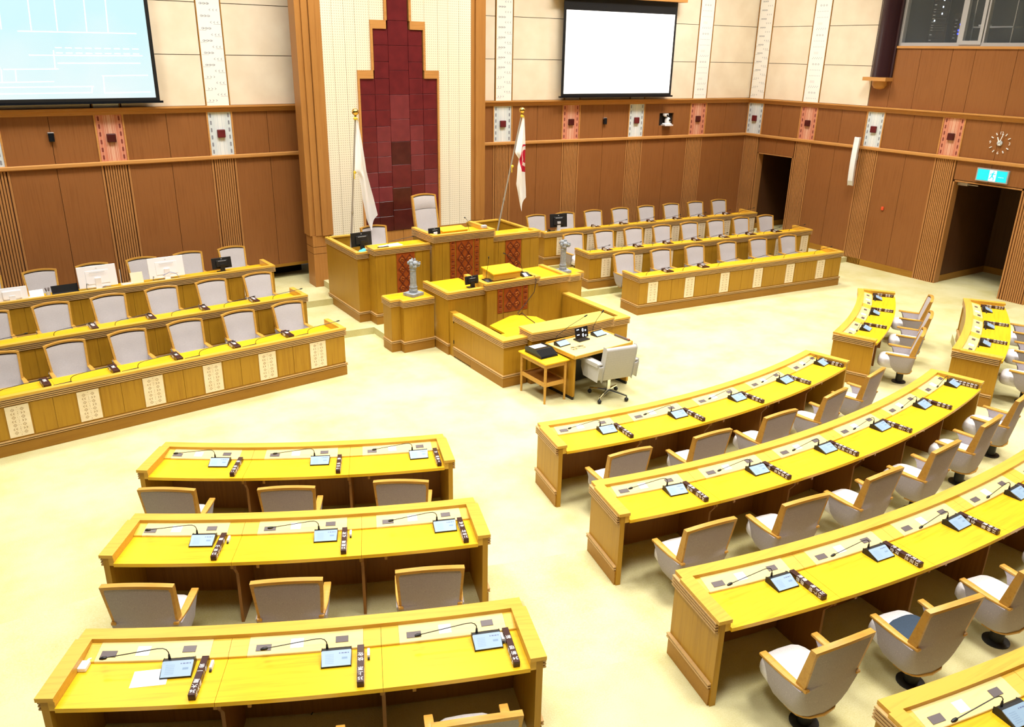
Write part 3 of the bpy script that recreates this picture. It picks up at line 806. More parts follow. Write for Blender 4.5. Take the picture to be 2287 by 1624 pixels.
ep.quad([(.03 + .016 * math.cos(R(a)), y, .078 + .016 * math.sin(R(a))) for a in range(0, 360, 45)], 1)
for a in ((.02, .06, .005, -.01, .016), (.015, .05, -.03, .03, .008), (-.03, .03, -.045, .0, .007), (.02, .05, .06, .025, .008), (.06, .025, .075, .045, .007), (.008, -.01, .045, -.045, .011), (.045, -.045, .04, -.095, .009), (.003, -.01, -.025, -.055, .011), (-.025, -.055, -.05, -.07, .009)): limb(*a)
for k in range(3): ep.quad([(.14 + k * .04, y, -.02), (.17 + k * .04, y, -.02), (.17 + k * .04, y, -.012), (.14 + k * .04, y, -.012)], 0)
part('running_figure', ep, [M['exit_white'], M['exit_green']], t, fix=False)

t = thing('line_speaker', 'tall white curved column loudspeaker on the right wall', 'speaker', (10.56, 12.47, 1.91), R(-90 + 18))
sb_ = MB(); cur = [(-.02 + .05 * math.sin(math.pi * i / 10) * -1, 1.14 * i / 10) for i in range(11)]
sb_.prism_x([(y_ - .05 + (0.03 if i == 0 else 0), z_) for i, (y_, z_) in enumerate(cur)] + [(y_ + .05, z_) for y_, z_ in cur[::-1]], -.06, .06)
part('speaker_body', sb_, M['white_plastic'], t, bevel=.008)
part('speaker_grille', MB().prism_x([(y_ - .052, z_) for y_, z_ in cur[1:-1]] + [(y_ - .045, z_) for y_, z_ in cur[1:-1][::-1]], -.045, .045), M['paper'], t)
part('wall_bracket', MB().box(-.03, .0, .6, .03, .14, .72), M['grey_plastic'], t)
tag(part('call_button', MB().box(-.03, -.03, -.04, .03, .0, .04), M['red_light'], None, bevel=.008, loc=(10.715, 11.6, 1.47), rz=R(-90)), 'small red call button on the right wall panel', 'button')
for lab, w, s_, z in (('small black sensor box on the left wall panel', WALL_L, 4.51, 3.30), ('small black sensor box on the right back wall panel', WALL_R, 4.22, 3.25)):
    t = thing('wall_sensor', lab, 'sensor', on_wall(w, s_, -.001, z), w.rotation_euler.z, 'wall sensors')
    part('sensor_body', MB().box(-.045, -.06, -.075, .045, 0, .075), M['black_gloss'], t, bevel=.012)
    part('sensor_cap', MB().box(-.05, -.05, .045, .05, 0, .085), M['steel'], t, bevel=.01)
t = thing('dome_camera', 'white pan tilt camera standing in the square wall niche', 'camera', on_wall(WALL_R, 6.18, .0, 3.10), WALL_R.rotation_euler.z)
part('camera_base', MB().lathe([(.13, .0), (.13, .045), (.11, .06)], 20, (0, -.03, 0)).box(-.13, -.13, .0, .13, .05, .03), M['white_plastic'], t, smooth=True)
part('camera_head', MB().lathe([(.075, .06), (.075, .15), (.05, .20), (.01, .215)], 18, (0, -.05, 0)), M['white_plastic'], t, smooth=True)
part('lens', MB().ball((.01, -.12, .14), .028), M['black_gloss'], t, smooth=True)
t = thing('spare_camera', 'white camera head hanging at the top of the wall niche', 'camera', on_wall(WALL_R, 6.12, -.03, 3.36), WALL_R.rotation_euler.z)
part('camera_head', MB().lathe([(.03, -.04), (.075, -.01), (.075, .04)], 16), M['white_plastic'], t, smooth=True)
part('lens', MB().ball((0, -.07, .0), .026), M['black_gloss'], t, smooth=True)

# ------------------------------------------------------------------ curved members' desks
PLATES = {1: ('新垣', '光栄'), 2: ('玉城', '健一'), 3: ('仲村', '守'), 4: ('西銘', '純'), 5: ('比嘉', '忠志'), 6: ('西銘', '恵'), 7: ('大城', '憲幸'), 8: ('新里', '匠'), 9: ('島袋', '大'), 10: ('仲宗', '悟'), 11: ('新垣', '昭'),
          12: ('平良', '識子'), 13: ('比嘉', '京子'), 14: ('次呂久', '成'), 15: ('瀬長', '美佐雄'), 16: ('幸喜', '愛'), 17: ('上里', '善清'), 18: ('松下', '美智子'), 19: ('喜友名', '守'), 20: ('大田', '昌国'), 21: ('仲村', '未央'), 22: ('照屋', '大河'), 23: ('当山', '勝'),
          31: ('仲里', '全孝'), 32: ('花北', '洋史'), 33: ('下地', '康教'), 34: ('新垣', '新'), 35: ('上原', '快佐'), 36: ('大屋', '一俊'), 30: ('座波', '一'), 43: ('又吉', '清')}
NAMED = {'C1': 'front row of the centre block', 'C2': 'second row of the centre block', 'C3': 'third row of the centre block', 'C4': 'rearmost row of the centre block',
         'L1': 'front row of the left block', 'L2': 'second row of the left block', 'L3': 'third row of the left block', 'R1': 'front row of the right block', 'R2': 'second row of the right block'}
# name: r0, floor level, first and last angle, seat angles, place numbers
ROWS = {
    'C1': (10.55, 0.0, -12.5, 14.2, [-9.68 + 5.42 * i for i in range(5)], [8, 7, 6, 5, 4]),
    'C2': (12.25, .15, -13.1, 14.6, [-10.64 + 4.66 * i for i in range(6)], [20, 19, 18, 17, 16, 15]),
    'C3': (13.98, .30, -13.5, 15.2, [-11.31 + 4.06 * i for i in range(7)], [33, 32, 31, 30, 29, 28, 27]),
    'C4': (15.70, .45, -12.15, 6.0, [-10.2, -6.6, -3.0, .6, 4.2], [43, 42, 41, 40, 39]),
    'L1': (10.55, 0.0, -35.05, -18.65, [-32.42, -26.94, -21.46], [11, 10, 9]),
    'L2': (12.25, .15, -32.75, -18.65, [-30.48, -25.79, -21.1], [23, 22, 21]),
    'L3': (13.98, .30, -31.0, -18.7, [-28.93, -24.87, -20.81], [36, 35, 34]),
    'R1': (10.55, 0.0, 20.35, 36.85, [23.15, 28.5, 33.9], [3, 2, 1]),
    'R2': (12.25, .15, 19.8, 34.35, [22.35, 26.95, 31.55], [14, 13, 12]),
}
RIM, TOP = .775, .70


def seat_frame(r0, z0, a, d):   # world location and heading of a point at depth d behind the desk front
    x, y = pol(a, r0 + d); return (x, y, z0), R(a)


def arc_desk(key):
    r0, z0, a0, a1, seats, nums = ROWS[key]
    am = (a0 + a1) / 2; x, y = pol(am, r0)
    root = thing('members_desk', 'long curved oak desk with raised rim, %s' % NAMED[key], 'desk', (x, y, z0), R(am), 'curved desks of the members')

    def T(a, d, z):
        r = r0 + d; q = R(a - am); return (r * math.sin(q), r0 - r * math.cos(q), z)
    dg = lambda m: math.degrees(m / r0)
    n = max(6, int((a1 - a0) * 1.6))
    e0, e1 = a0 + dg(.03), a1 - dg(.03)
    part('front_panel', MB(T).band([(0.012, .15), (0.04, .15), (0.04, RIM - .03), (0.012, RIM - .03)], e0, e1, n), M['oak_v'], root)
    part('plinth', MB(T).band([(0.0, 0), (0.04, 0), (0.04, .15), (0.0, .15)], e0, e1, n), M['plinth'], root)
    part('rim', MB(T).band([(-.02, RIM - .03), (.088, RIM - .03), (.088, RIM), (-.02, RIM)], a0 - dg(.0), a1 + dg(.0), n), M['oak_rim'], root)
    part('trim_moulding', MB(T).band([(-o + .012, z) for o, z in reeds(RIM - .03, 4)], e0, e1, n, rmi(4)), [M['reed'], M['groove']], root)
    part('base_moulding', MB(T).band([(-o + .012, z) for o, z in reeds(.20, 2)], e0, e1, n, rmi(2)), [M['reed'], M['groove']], root)
    bounds = [(seats[i] + seats[i + 1]) / 2 for i in range(len(seats) - 1)]
    lo = [a0 + dg(.085)] + bounds; hi = bounds + [a1 - dg(.085)]
    for i, (b0, b1) in enumerate(zip(lo, hi)):
        g = dg(.0012); k = max(3, int((b1 - b0) * 1.6))
        part('table_top', MB(T).band([(.045, TOP - .032), (.632, TOP - .032), (.632, TOP), (.045, TOP)], b0 + g, b1 - g, k), M['oak_top'], root)
        # raised sloping console: pale panel with two oak fillers at its ends
        c0 = seats[i] - dg(.375) if i else b0 + dg(.07)
        c1 = seats[i] + dg(.375) if i < len(seats) - 1 else b1 - dg(.07)
        pr = [(.088, TOP), (.088, TOP + .045), (.105, TOP + .045), (.235, TOP + .016), (.238, TOP + .012), (.238, TOP)]
        part('console_panel', MB(T).band(pr, c0, c1, k), M['oak_pale'], root)
        cp = COL.objects[-1]
        pr2 = [(.088, TOP), (.088, TOP + .0445), (.105, TOP + .0445), (.235, TOP + .0155), (.238, TOP + .012), (.238, TOP)]
        for f0, f1 in ((b0, c0), (c1, b1)):
            if f1 - f0 > dg(.02): part('console_filler', MB(T).band(pr2, f0 + g, f1 - g, 2), M['oak_mid'], root)

        def on_console(x_, t_, w, dpt, m, nm, th=.004):
            aa = seats[i] + dg(x_); d = .115 + t_ * .11; z = TOP + .043 - t_ * .0255
            X, Y, Z = T(aa, d, z); q = R(aa - am); sl = math.atan2(.029, .13)
            o = part(nm, MB().box(-w / 2, -dpt / 2, 0, w / 2, dpt / 2, th), m, cp)
            o.matrix_local = Matrix.Translation((X, Y, Z)) @ Matrix.Rotation(q, 4, 'Z') @ Matrix.Rotation(sl, 4, 'X'); return o
        ol = on_console(-.275, .62, .10, .05, M['outlet'], 'outlet')
        pm = MB()
        for sx in (-.02, .02): pm.box(-.012 + sx, -.014, .004, .012 + sx, .014, .0055)
        o = part('outlet_insert', pm, M['outlet_hole'], cp); o.matrix_local = ol.matrix_local
        oc = on_console(.235, .42, .085, .05, M['outlet'], 'outlet')
        o = part('cable_plug', MB().box(-.016, -.016, .003, .016, .016, .026).tube([(0, -.012, .02), (-.012, -.04, .03), (-.03, -.07, .012)], .0035, 6), M['black'], cp, bevel=.004); o.matrix_local = oc.matrix_local
        o = on_console(-.06, .45, .085, .075, M['paper'], 'notice_card', .002)
        q = part('card_print', MB().box(-.04, .022, .002, .04, .034, .0028).box(-.034, .008, .002, .0, .012, .0026, 1).box(-.034, -.006, .002, .02, -.002, .0026, 1).box(-.034, -.02, .002, .03, -.016, .0026, 1).box(.024, .002, .002, .034, .016, .0028), [M['ink_blue'], M['unit_grille']], cp); q.matrix_local = o.matrix_local
    for sg, a in ((-1, a0), (1, a1)):
        s0, s1 = (a, a + dg(.045)) if sg < 0 else (a - dg(.045), a)
        ep = part('end_panel', MB(T).band([(.0, 0), (.615, 0), (.615, RIM - .03), (.0, RIM - .03)], s0, s1, 1), M['oak_v'], root)
        c0, c1 = (a - dg(.02), a + dg(.088)) if sg < 0 else (a - dg(.088), a + dg(.02))
        part('rim', MB(T).band([(.088, RIM - .03), (.628, RIM - .03), (.628, RIM), (.088, RIM)], c0, c1, 1), M['oak_rim'], root)
        i0, i1 = (a + dg(.045), a + dg(.085)) if sg < 0 else (a - dg(.085), a - dg(.045))
        part('end_lining', MB(T).band([(.04, TOP - .032), (.615, TOP - .032), (.615, RIM - .03), (.04, RIM - .03)], i0, i1, 1), M['oak_mid'], root)
        for nm, z1, k in (('trim_moulding', RIM - .03, 4), ('base_moulding', .20, 2)):
            mb = MB(T)
            pf = reeds(z1, k)
            vs = [(a + sg * dg(o), d, z) for d in (-.012, .60) for o, z in pf]; kk = len(pf)
            mb.add(vs, [list(range(kk)), list(range(kk, 2 * kk))[::-1]] + [(j, (j + 1) % kk, kk + (j + 1) % kk, kk + j) for j in range(kk)], [0, 0] + rmi(k))
            part(nm, mb, [M['reed'], M['groove']], root)
        part('plinth', MB(T).band([(-.0, 0), (.60, 0), (.60, .15), (-.0, .15)], *((a - dg(.012), a) if sg < 0 else (a, a + dg(.012))), 1), M['plinth'], root)
    for b in bounds:
        mb = MB(T); w = dg(.012)
        mb.band([(.04, 0), (.50, 0), (.50, .50), (.56, .58), (.56, TOP - .032), (.04, TOP - .032)], b - w, b + w, 1)
        part('divider', mb, M['oak_dark'], root)
        for q in (-.02, .18): part('bracket', MB(T).band([(.585, TOP - .085), (.60, TOP - .085), (.60, TOP - .032), (.585, TOP - .032)], b + dg(q), b + dg(q + .022), 1), M['plinth'], root)
    part('modesty_panel', MB(T).band([(.042, 0.02), (.055, 0.02), (.055, TOP - .032), (.042, TOP - .032)], e0 + dg(.02), e1 - dg(.02), n), M['oak_dark'], root)
    return root


for k in ROWS: arc_desk(k)

# ------------------------------------------------------------------ tiered desks either side of the dais
INLAY = {}


def inlay_print(w, h):
    k = (round(w, 3), round(h, 3))
    if k in INLAY: return INLAY[k]
    mb = MB(); y = -.0012

    def dia(x, z, r, t=.004):
        P = [(x, z + r), (x + r, z), (x, z - r), (x - r, z)]; Q = [(x, z + r - t * 1.5), (x + r - t * 1.5, z), (x, z - r + t * 1.5), (x - r + t * 1.5, z)]
        for a in range(4):
            b = (a + 1) % 4; mb.quad([(P[a][0], y, P[a][1]), (P[b][0], y, P[b][1]), (Q[b][0], y, Q[b][1]), (Q[a][0], y, Q[a][1])])

    def dot(x, z, r): mb.quad([(x - r, y, z), (x, y, z - r), (x + r, y, z), (x, y, z + r)])

    def arrow(x, z, d, r=.014):
        for s in (1, -1): mb.quad([(x, y, z), (x + d * r, y, z + s * r), (x + d * r * 1.5, y, z + s * r), (x + d * r * .6, y, z)])
    n = 7; st = h * .74 / (n - 1)
    for i in range(n):
        z = -h * .37 + i * st
        if i % 2 == 0:
            for s in (-1, 1): dia(s * w * .2, z, w * .085); dot(s * w * .2, z, .005)
            for q in (-.03, -.01, .01, .03): dot(q * w / .235, z, .004)
        else:
            for s in (-1, 1):
                arrow(s * w * .31, z, -s); arrow(s * w * .2, z, -s)
            dot(0, z, .006); dot(0, z + .022, .0045); dot(0, z - .022, .0045)
    dot(0, h * .44, .006); dot(0, -h * .44, .006)
    me = mb.mesh('inlay_print', M['ink_brown'], fix=False); INLAY[k] = me; return me


def tier_desk(label, o, a, L, z0, inl, side, iw=.235):
    root = thing('tier_desk', label, 'desk', (o[0], o[1], z0), R(a), 'tiered desks beside the dais')
    sx = lambda s: s * side     # side +1: runs to +x from the origin, -1: to -x
    x0, x1 = sorted((0.0, sx(L))); D = .57
    part('plinth', MB().box(x0 - .012, -.014, 0, x1 + .012, D, .15), M['plinth'], root)
    part('body', MB().box(x0 + .006, .0, .15, x1 - .006, .03, RIM - .04).box(x0, 0.0, .15, x0 + .03, D, RIM - .04).box(x1 - .03, 0, .15, x1, D, RIM - .04), M['oak_v'], root)
    path = [(x0, D), (x0, 0), (x1, 0), (x1, D)]
    rev = path      # travelling front side with the outside on the right
    part('trim_moulding', MB().sweep(rev, reeds(RIM - .028, 4), mi=rmi(4)), [M['reed'], M['groove']], root)
    part('base_moulding', MB().sweep(rev, reeds(.20, 2), mi=rmi(2)), [M['reed'], M['groove']], root)
    part('rim', MB().sweep(rev, [(.026, RIM - .028), (.026, RIM), (-.05, RIM), (-.05, RIM - .028)]), M['oak_rim'], root)
    part('rim_lining', MB().box(x0 + .03, .03, RIM - .14, x1 - .03, .05, RIM - .03).box(x0 + .03, .05, RIM - .14, x0 + .05, D, RIM - .03).box(x1 - .05, .05, RIM - .14, x1 - .03, D, RIM - .03), M['oak_mid'], root)
    nb = max(2, round(L / .83)); w = (x1 - x0 - .10) / nb
    for i in range(nb):
        part('table_top', MB().box(x0 + .05 + i * w + .001, .05, RIM - .14, x0 + .05 + (i + 1) * w - .001, D + .02, RIM - .10), M['oak_top'], root)
    xs = [sx(s) for s in inl]; h = .44
    for x in xs:
        q = part('inlay_panel', MB().box(x - iw / 2, -.011, .225, x + iw / 2, .0, RIM - .135), M['inlay'], root)
        link('inlay_print', inlay_print(iw, RIM - .135 - .225), q, (x, -.0113, (.225 + RIM - .135) / 2))
    edges = sorted([x0] + [x - iw / 2 for x in xs] + [x + iw / 2 for x in xs] + [x1])
    for e0, e1 in zip(edges[0::2], edges[1::2]):
        if e1 - e0 < .08: continue
        parts_ = 2 if e1 - e0 > .45 else 1; ww = (e1 - e0) / parts_
        for j in range(parts_):
            part('front_panel', MB().box(e0 + j * ww + .003 + (.018 if j == 0 and parts_ > 1 else 0), -.009, .22, e0 + (j + 1) * ww - .003 - (.018 if j == parts_ - 1 and parts_ > 1 else 0), .0, RIM - .13), M['oak_v'], root)
    part('modesty_panel', MB().box(x0 + .03, .032, .1, x1 - .03, .045, RIM - .12), M['oak_dark'], root)
    return root


TIERS = {
    'R1': ((3.06, 11.53), -5.2, 5.55, 0.0, [.325 + .918 * i for i in range(6)], 1),
    'R2': ((3.10, 13.17), -5.05, 6.42, .125, [.42 + .83 * i for i in range(8)], 1),
    'R3': ((3.12, 14.86), -4.4, 6.4, .25, [.44 + .83 * i for i in range(8)], 1),
    'L1': ((-3.06, 11.44), 5.9, 5.6, 0.0, [.455 + .805 * i for i in range(7)], -1),
    'L2': ((-3.08, 13.06), 5.05, 5.6, .125, [.455 + .81 * i for i in range(7)], -1),
    'L3': ((-3.07, 14.82), 4.2, 5.6, .25, [.455 + .81 * i for i in range(7)], -1),
}
TN = {'R1': 'front tier right of the dais', 'R2': 'middle tier right of the dais', 'R3': 'top tier right of the dais', 'L1': 'front tier left of the dais', 'L2': 'middle tier left of the dais', 'L3': 'top tier left of the dais'}
for k, (o, a, L, z0, inl, sd) in TIERS.items():
    tier_desk('long straight oak desk with cream patterned inlays, %s' % TN[k], o, a, L, z0, inl, sd, .235 if sd > 0 else .26)


def tier_pt(k, s, v, z=0.0):
    o, a, L, z0, inl, sd = TIERS[k]; c, q = math.cos(R(a)), math.sin(R(a)); x = s * sd
    return (o[0] + x * c - v * q, o[1] + x * q + v * c, z0 + z)


# ------------------------------------------------------------------ the dais


def carved(parent, x0, x1, y, z0, z1, kind):   # reddish carved board with relief, facing -y
    b = part('carved_panel', MB().box(x0, y - .012, z0, x1, y, z1), M['carved'], parent, bevel=.004, segs=1)
    xc = (x0 + x1) / 2; w = x1 - x0; hi, lo = MB(), MB()

    def bar(mb, xa, za, xb, zb, t=.006, dy=.020):
        dx, dz = xb - xa, zb - za; L = math.hypot(dx, dz); nx, nz = -dz / L * t, dx / L * t
        mb.prism_y([(xa + nx, za + nz), (xb + nx, zb + nz), (xb - nx, zb - nz), (xa - nx, za - nz)], y - dy, y - .010)
    if kind == 'wide':
        a = w * .40; n = max(2, round((z1 - z0 - .08) / (w * .52))); st = (z1 - z0 - .08) / n
        for i in range(n):
            zc = z0 + .04 + st * (i + .5)
            for s in (-1, 1):
                X = xc + s * w * .20; q = st * .5; ww = w * .2
                bar(lo, X - s * 0, zc + q, X + s * ww, zc); bar(lo, X + s * ww, zc, X, zc - q); bar(lo, X, zc - q, X - s * ww * .95, zc); bar(lo, X - s * ww * .95, zc, X, zc + q)
                bar(hi, X - s * ww * .4, zc + q * .15, X + s * ww * .35, zc + q * .4, .007, .024); bar(hi, X + s * ww * .35, zc + q * .4, X + s * ww * .6, zc - q * .1, .007, .024)
                bar(hi, X - s * ww * .25, zc - q * .35, X + s * ww * .15, zc - q * .1, .006, .024)
    else:
        n = max(3, round((z1 - z0) / .12)); st = (z1 - z0 - .04) / n
        for i in range(n):
            zc = z0 + .02 + st * (i + .5)
            for q in (-.012, .012): bar(hi, xc - w * .3, zc + q, xc + w * .3, zc + q, .004, .020)
            bar(lo, xc - w * .12, zc + st * .42, xc + w * .12, zc + st * .42, .006, .018); bar(lo, xc - w * .3, zc + st * .3, xc + w * .3, zc + st * .3, .003, .016)
    part('carved_relief', lo, M['carved_lo'], b)
    if hi.v: part('carved_relief', hi, M['carved_hi'], b)
    return b


def case(root, path, z0, z1, nreed=4, top=True, base=True, rimw=.06, th=.03, m='oak_v', vgap=None, topz=None):
    """walls of a desk front along path (outside on the right), with trim at the top and a base"""
    zb = z0 + .15
    part('body', MB().sweep(path, [(0, z0 + (.15 if base else 0)), (0, z1 - .03), (-th, z1 - .03), (-th, z0 + (.15 if base else 0))]), M[m], root)
    if base:
        part('plinth', MB().sweep(path, [(.013, z0), (.013, zb), (-th, zb), (-th, z0)]), M['plinth'], root)
        part('base_moulding', MB().sweep(path, reeds(zb + .045, 2), mi=rmi(2)), [M['reed'], M['groove']], root)
    part('trim_moulding', MB().sweep(path, reeds(z1 - .028, nreed), mi=rmi(nreed)), [M['reed'], M['groove']], root)
    part('rim', MB().sweep(path, [(.026, z1 - .028), (.026, z1), (-rimw, z1), (-rimw, z1 - .028)]), M['oak_rim'], root)


ZP = .125
# presiding officer's desk
pd = thing('presiding_desk', 'tall central oak desk with three carved red panels on the dais', 'desk')
case(pd, [(-.635, 13.90), (-.635, 13.03), (.635, 13.03), (.635, 13.90)], ZP, 1.677, 5)
part('table_top', MB().box(-.605, 13.06, 1.57, .605, 13.75, 1.60), M['oak_top'], pd)
part('rim_lining', MB().box(-.605, 13.06, 1.60, .605, 13.09, 1.65).box(-.605, 13.09, 1.60, -.575, 13.9, 1.65).box(.575, 13.09, 1.60, .605, 13.9, 1.65), M['oak_mid'], pd)
carved(pd, -.31, -.205, 13.03, .45, 1.535, 'thin'); carved(pd, -.185, .185, 13.03, .45, 1.535, 'wide'); carved(pd, .205, .31, 13.03, .45, 1.535, 'thin')
for x0, x1 in ((-.625, -.48), (-.475, -.33), (.33, .475), (.48, .625)): part('front_panel', MB().box(x0, 13.022, .34, x1, 13.03, 1.53), M['oak_v'], pd)
# the two side enclosures with their secretary desks
for sg in (-1, 1):
    en = thing('side_enclosure', '%s oak enclosure with carved red panel %s the tall central desk' % (('left', 'left of') if sg < 0 else ('right', 'right of')), 'desk', group='dais side enclosures')
    X = lambda v: sg * v
    ptl = [(X(1.97), 14.95), (X(1.97), 13.43), (X(1.755), 13.43)]
    case(en, ptl if sg < 0 else ptl[::-1], ZP, 1.425, 4)
    pts = [(X(1.755), 13.43), (X(1.755), 13.15), (X(.665), 13.15)]
    case(en, pts if sg < 0 else pts[::-1], ZP, 1.52, 4)
    xa, xb = sorted((X(1.725), X(.66))); part('table_top', MB().box(xa, 13.18, 1.46, xb, 13.62, 1.49), M['oak_top'], en)
    xa, xb = sorted((X(1.94), X(1.755))); part('table_top', MB().box(xa, 13.46, 1.33, xb, 13.72, 1.36), M['oak_top'], en)
    xa, xb = sorted((X(1.94), X(1.15))); part('back_rail', MB().box(xa, 14.90, .3, xb, 14.95, 1.40), M['oak_v'], en)
    part('rim', MB().box(xa, 14.88, 1.40, xb, 14.97, 1.425), M['oak_rim'], en)
    xa, xb = sorted((X(1.34), X(.98))); carved(en, xa, xb, 13.15, .45, 1.40, 'wide')
    for p0, p1 in ((1.745, 1.56), (1.555, 1.36), (.96, .82), (.815, .67)):
        xa, xb = sorted((X(p0), X(p1))); part('front_panel', MB().box(xa, 13.142, .34, xb, 13.15, 1.40), M['oak_v'], en)
# speech rostrum: wings and pulpit
ro = thing('speech_rostrum', 'oak speaking rostrum with wide wings and a carved central front', 'rostrum')
case(ro, [(-1.235, 12.28), (-1.235, 11.42), (-.53, 11.42)], 0, 1.085, 4)
case(ro, [(.53, 11.42), (1.235, 11.42), (1.235, 12.28)], 0, 1.085, 4)
case(ro, [(-.53, 12.08), (-.53, 11.36), (.53, 11.36), (.53, 12.08)], 0, 1.157, 4)
part('table_top', MB().box(-1.2, 11.45, 1.02, -.56, 12.28, 1.05), M['oak_top'], ro)
part('table_top', MB().box(.56, 11.45, 1.02, 1.2, 12.28, 1.05), M['oak_top'], ro)
part('table_top', MB().box(-.5, 11.39, 1.09, .5, 12.05, 1.118), M['oak_top'], ro)
part('rim', MB().box(-.56, 11.42, 1.05, -.47, 12.08, 1.158).box(.47, 11.42, 1.05, .56, 12.08, 1.158).box(1.17, 11.42, 1.05, 1.235, 12.28, 1.084), M['oak_rim'], ro)
carved(ro, -.31, -.205, 11.36, .60, 1.03, 'thin'); carved(ro, -.185, .185, 11.36, .60, 1.03, 'wide'); carved(ro, .205, .31, 11.36, .60, 1.03, 'thin')
for x0, x1 in ((-.31, -.205), (-.185, .185), (.205, .31)): part('front_panel', MB().box(x0, 11.352, .2, x1, 11.36, .59), M['oak_v'], ro)
for x0, x1 in ((-.525, -.33), (.33, .525)): part('front_panel', MB().box(x0, 11.352, .2, x1, 11.36, 1.03), M['oak_v'], ro)
# lectern box on the pulpit
lc = thing('lectern_box', 'low oak lectern box with sloping top on the rostrum', 'lectern', (-.05, 11.62, 1.157))
part('box_body', MB().prism_x([(-.15, 0), (.22, 0), (.22, .14), (-.15, .10)], -.27, .27), M['oak_mid'], lc)
part('sloping_top', MB().prism_x([(-.17, .10), (.24, .142), (.24, .162), (-.10, .128), (-.17, .118)], -.29, .29), M['oak_top'], lc)
# side blocks that carry the statues
for sg in (-1, 1):
    X = lambda v: sg * v
    bk = thing('statue_plinth', '%s low oak block carrying a grey statue beside the rostrum' % ('left' if sg < 0 else 'right'), 'plinth', group='statue plinths')
    pth = [(X(2.0), 12.32), (X(2.0), 12.0), (X(1.83), 12.0), (X(1.83), 11.87), (X(1.265), 11.87)]
    case(bk, pth if sg < 0 else pth[::-1], 0, .917, 4, rimw=.02)
    pl = [(X(2.0), 12.32), (X(2.0), 12.0), (X(1.83), 12.0), (X(1.83), 11.87), (X(1.27), 11.87), (X(1.27), 12.32)]
    part('table_top', MB().prism(pl, .885, .916), M['oak_top'], bk)
    part('rim', MB().box(min(X(1.27), X(2.0)), 12.32, .86, max(X(1.27), X(2.0)), 12.345, .917), M['oak_rim'], bk)
# stenographers' pen in front of the rostrum
pn = thing('stenographer_pen', 'low oak pen with swing gate in front of the rostrum', 'enclosure')
gl = .47      # gate edge positions along the left side
def sidewall(x_in, x_out, y0, y1, nm='side_wall'):
    part(nm, MB().box(min(x_in, x_out), y0, 0.15, max(x_in, x_out), y1, .735), M['oak_v'], pn)
sg_path = [(-1.215, 11.36), (-1.215, 11.28)]
for nm, y0, y1, zb in (('gate', 11.26, 10.70, .03), ('side_wall', 10.695, 9.72, 0.0)):
    pa = [(-1.215, y0), (-1.215, y1)] if nm == 'gate' else [(-1.215, y0), (-1.215, 9.72), (-.80, 9.72)]
    part(nm, MB().sweep(pa, [(0, zb + .12), (0, .74), (-.11, .74), (-.11, zb + .12)]), M['oak_v'], pn)
    part('plinth', MB().sweep(pa, [(.013, zb), (.013, .15), (-.10, .15), (-.10, zb)]), M['plinth'], pn)
    part('base_moulding', MB().sweep(pa, reeds(.195, 2), mi=rmi(2)), [M['reed'], M['groove']], pn)
    part('trim_moulding', MB().sweep(pa, reeds(.737, 4), mi=rmi(4)), [M['reed'], M['groove']], pn)
    part('rim', MB().sweep(pa, [(.026, .735), (.026, .763), (-.115, .763), (-.115, .735)]), M['oak_rim'], pn)
part('gate_post', MB().box(-1.215, 11.265, 0, -1.105, 11.41, .763), M['oak_v'], pn)
part('hinge', MB().box(-1.222, 11.255, .24, -1.205, 11.275, .30), M['black'], pn)
part('hinge', MB().box(-1.222, 11.255, .60, -1.205, 11.275, .66), M['black'], pn)
pa = [(.80, 9.72), (1.215, 9.72), (1.215, 11.40)]
part('side_wall', MB().sweep(pa, [(0, .12), (0, .74), (-.11, .74), (-.11, .12)]), M['oak_v'], pn)
part('plinth', MB().sweep(pa, [(.013, 0), (.013, .15), (-.10, .15), (-.10, 0)]), M['plinth'], pn)
part('base_moulding', MB().sweep(pa, reeds(.195, 2), mi=rmi(2)), [M['reed'], M['groove']], pn)
part('trim_moulding', MB().sweep(pa, reeds(.737, 4), mi=rmi(4)), [M['reed'], M['groove']], pn)
part('rim', MB().sweep(pa, [(.026, .735), (.026, .763), (-.115, .763), (-.115, .735)]), M['oak_rim'], pn)
k = 12; arc = [(-.775 + 1.55 * i / k, 9.60 - .05 * math.sin(math.pi * i / k)) for i in range(k + 1)]
part('front_wall', MB().prism([(x, y + .03) for x, y in arc] + [(.775, 9.85), (-.775, 9.85)], .15, .80), M['oak_v'], pn)
part('plinth', MB().prism([(x, y + .02) for x, y in arc] + [(.785, 9.85), (-.785, 9.85)], 0, .15), M['plinth'], pn)
pa = [(-.775, 9.93)] + arc + [(.775, 9.93)]
part('trim_moulding', MB().sweep(pa, reeds(.83, 5), mi=rmi(5)), [M['reed'], M['groove']], pn)
part('counter_top', MB().prism([(-.80, 9.95)] + [(x * 1.03, y - .026) for x, y in arc] + [(.80, 9.95)], .828, .857), M['counter'], pn)
part('desk_top', MB().prism([(-.92, 10.06), (-.92, 10.61), (-.37, 10.87), (-.26, 10.875), (.0, 10.63), (.0, 9.95), (-.8, 9.95)], .665, .70), M['oak_top'], pn)
part('desk_leg', MB().box(-.90, 10.08, 0, -.86, 10.58, .665), M['oak_dark'], pn)
part('desk_leg', MB().box(-.06, 10.0, 0, -.02, 10.6, .665), M['oak_dark'], pn)
part('inner_counter', MB().box(-1.10, 9.80, .70, -.78, 10.06, .735), M['oak_top'], pn)

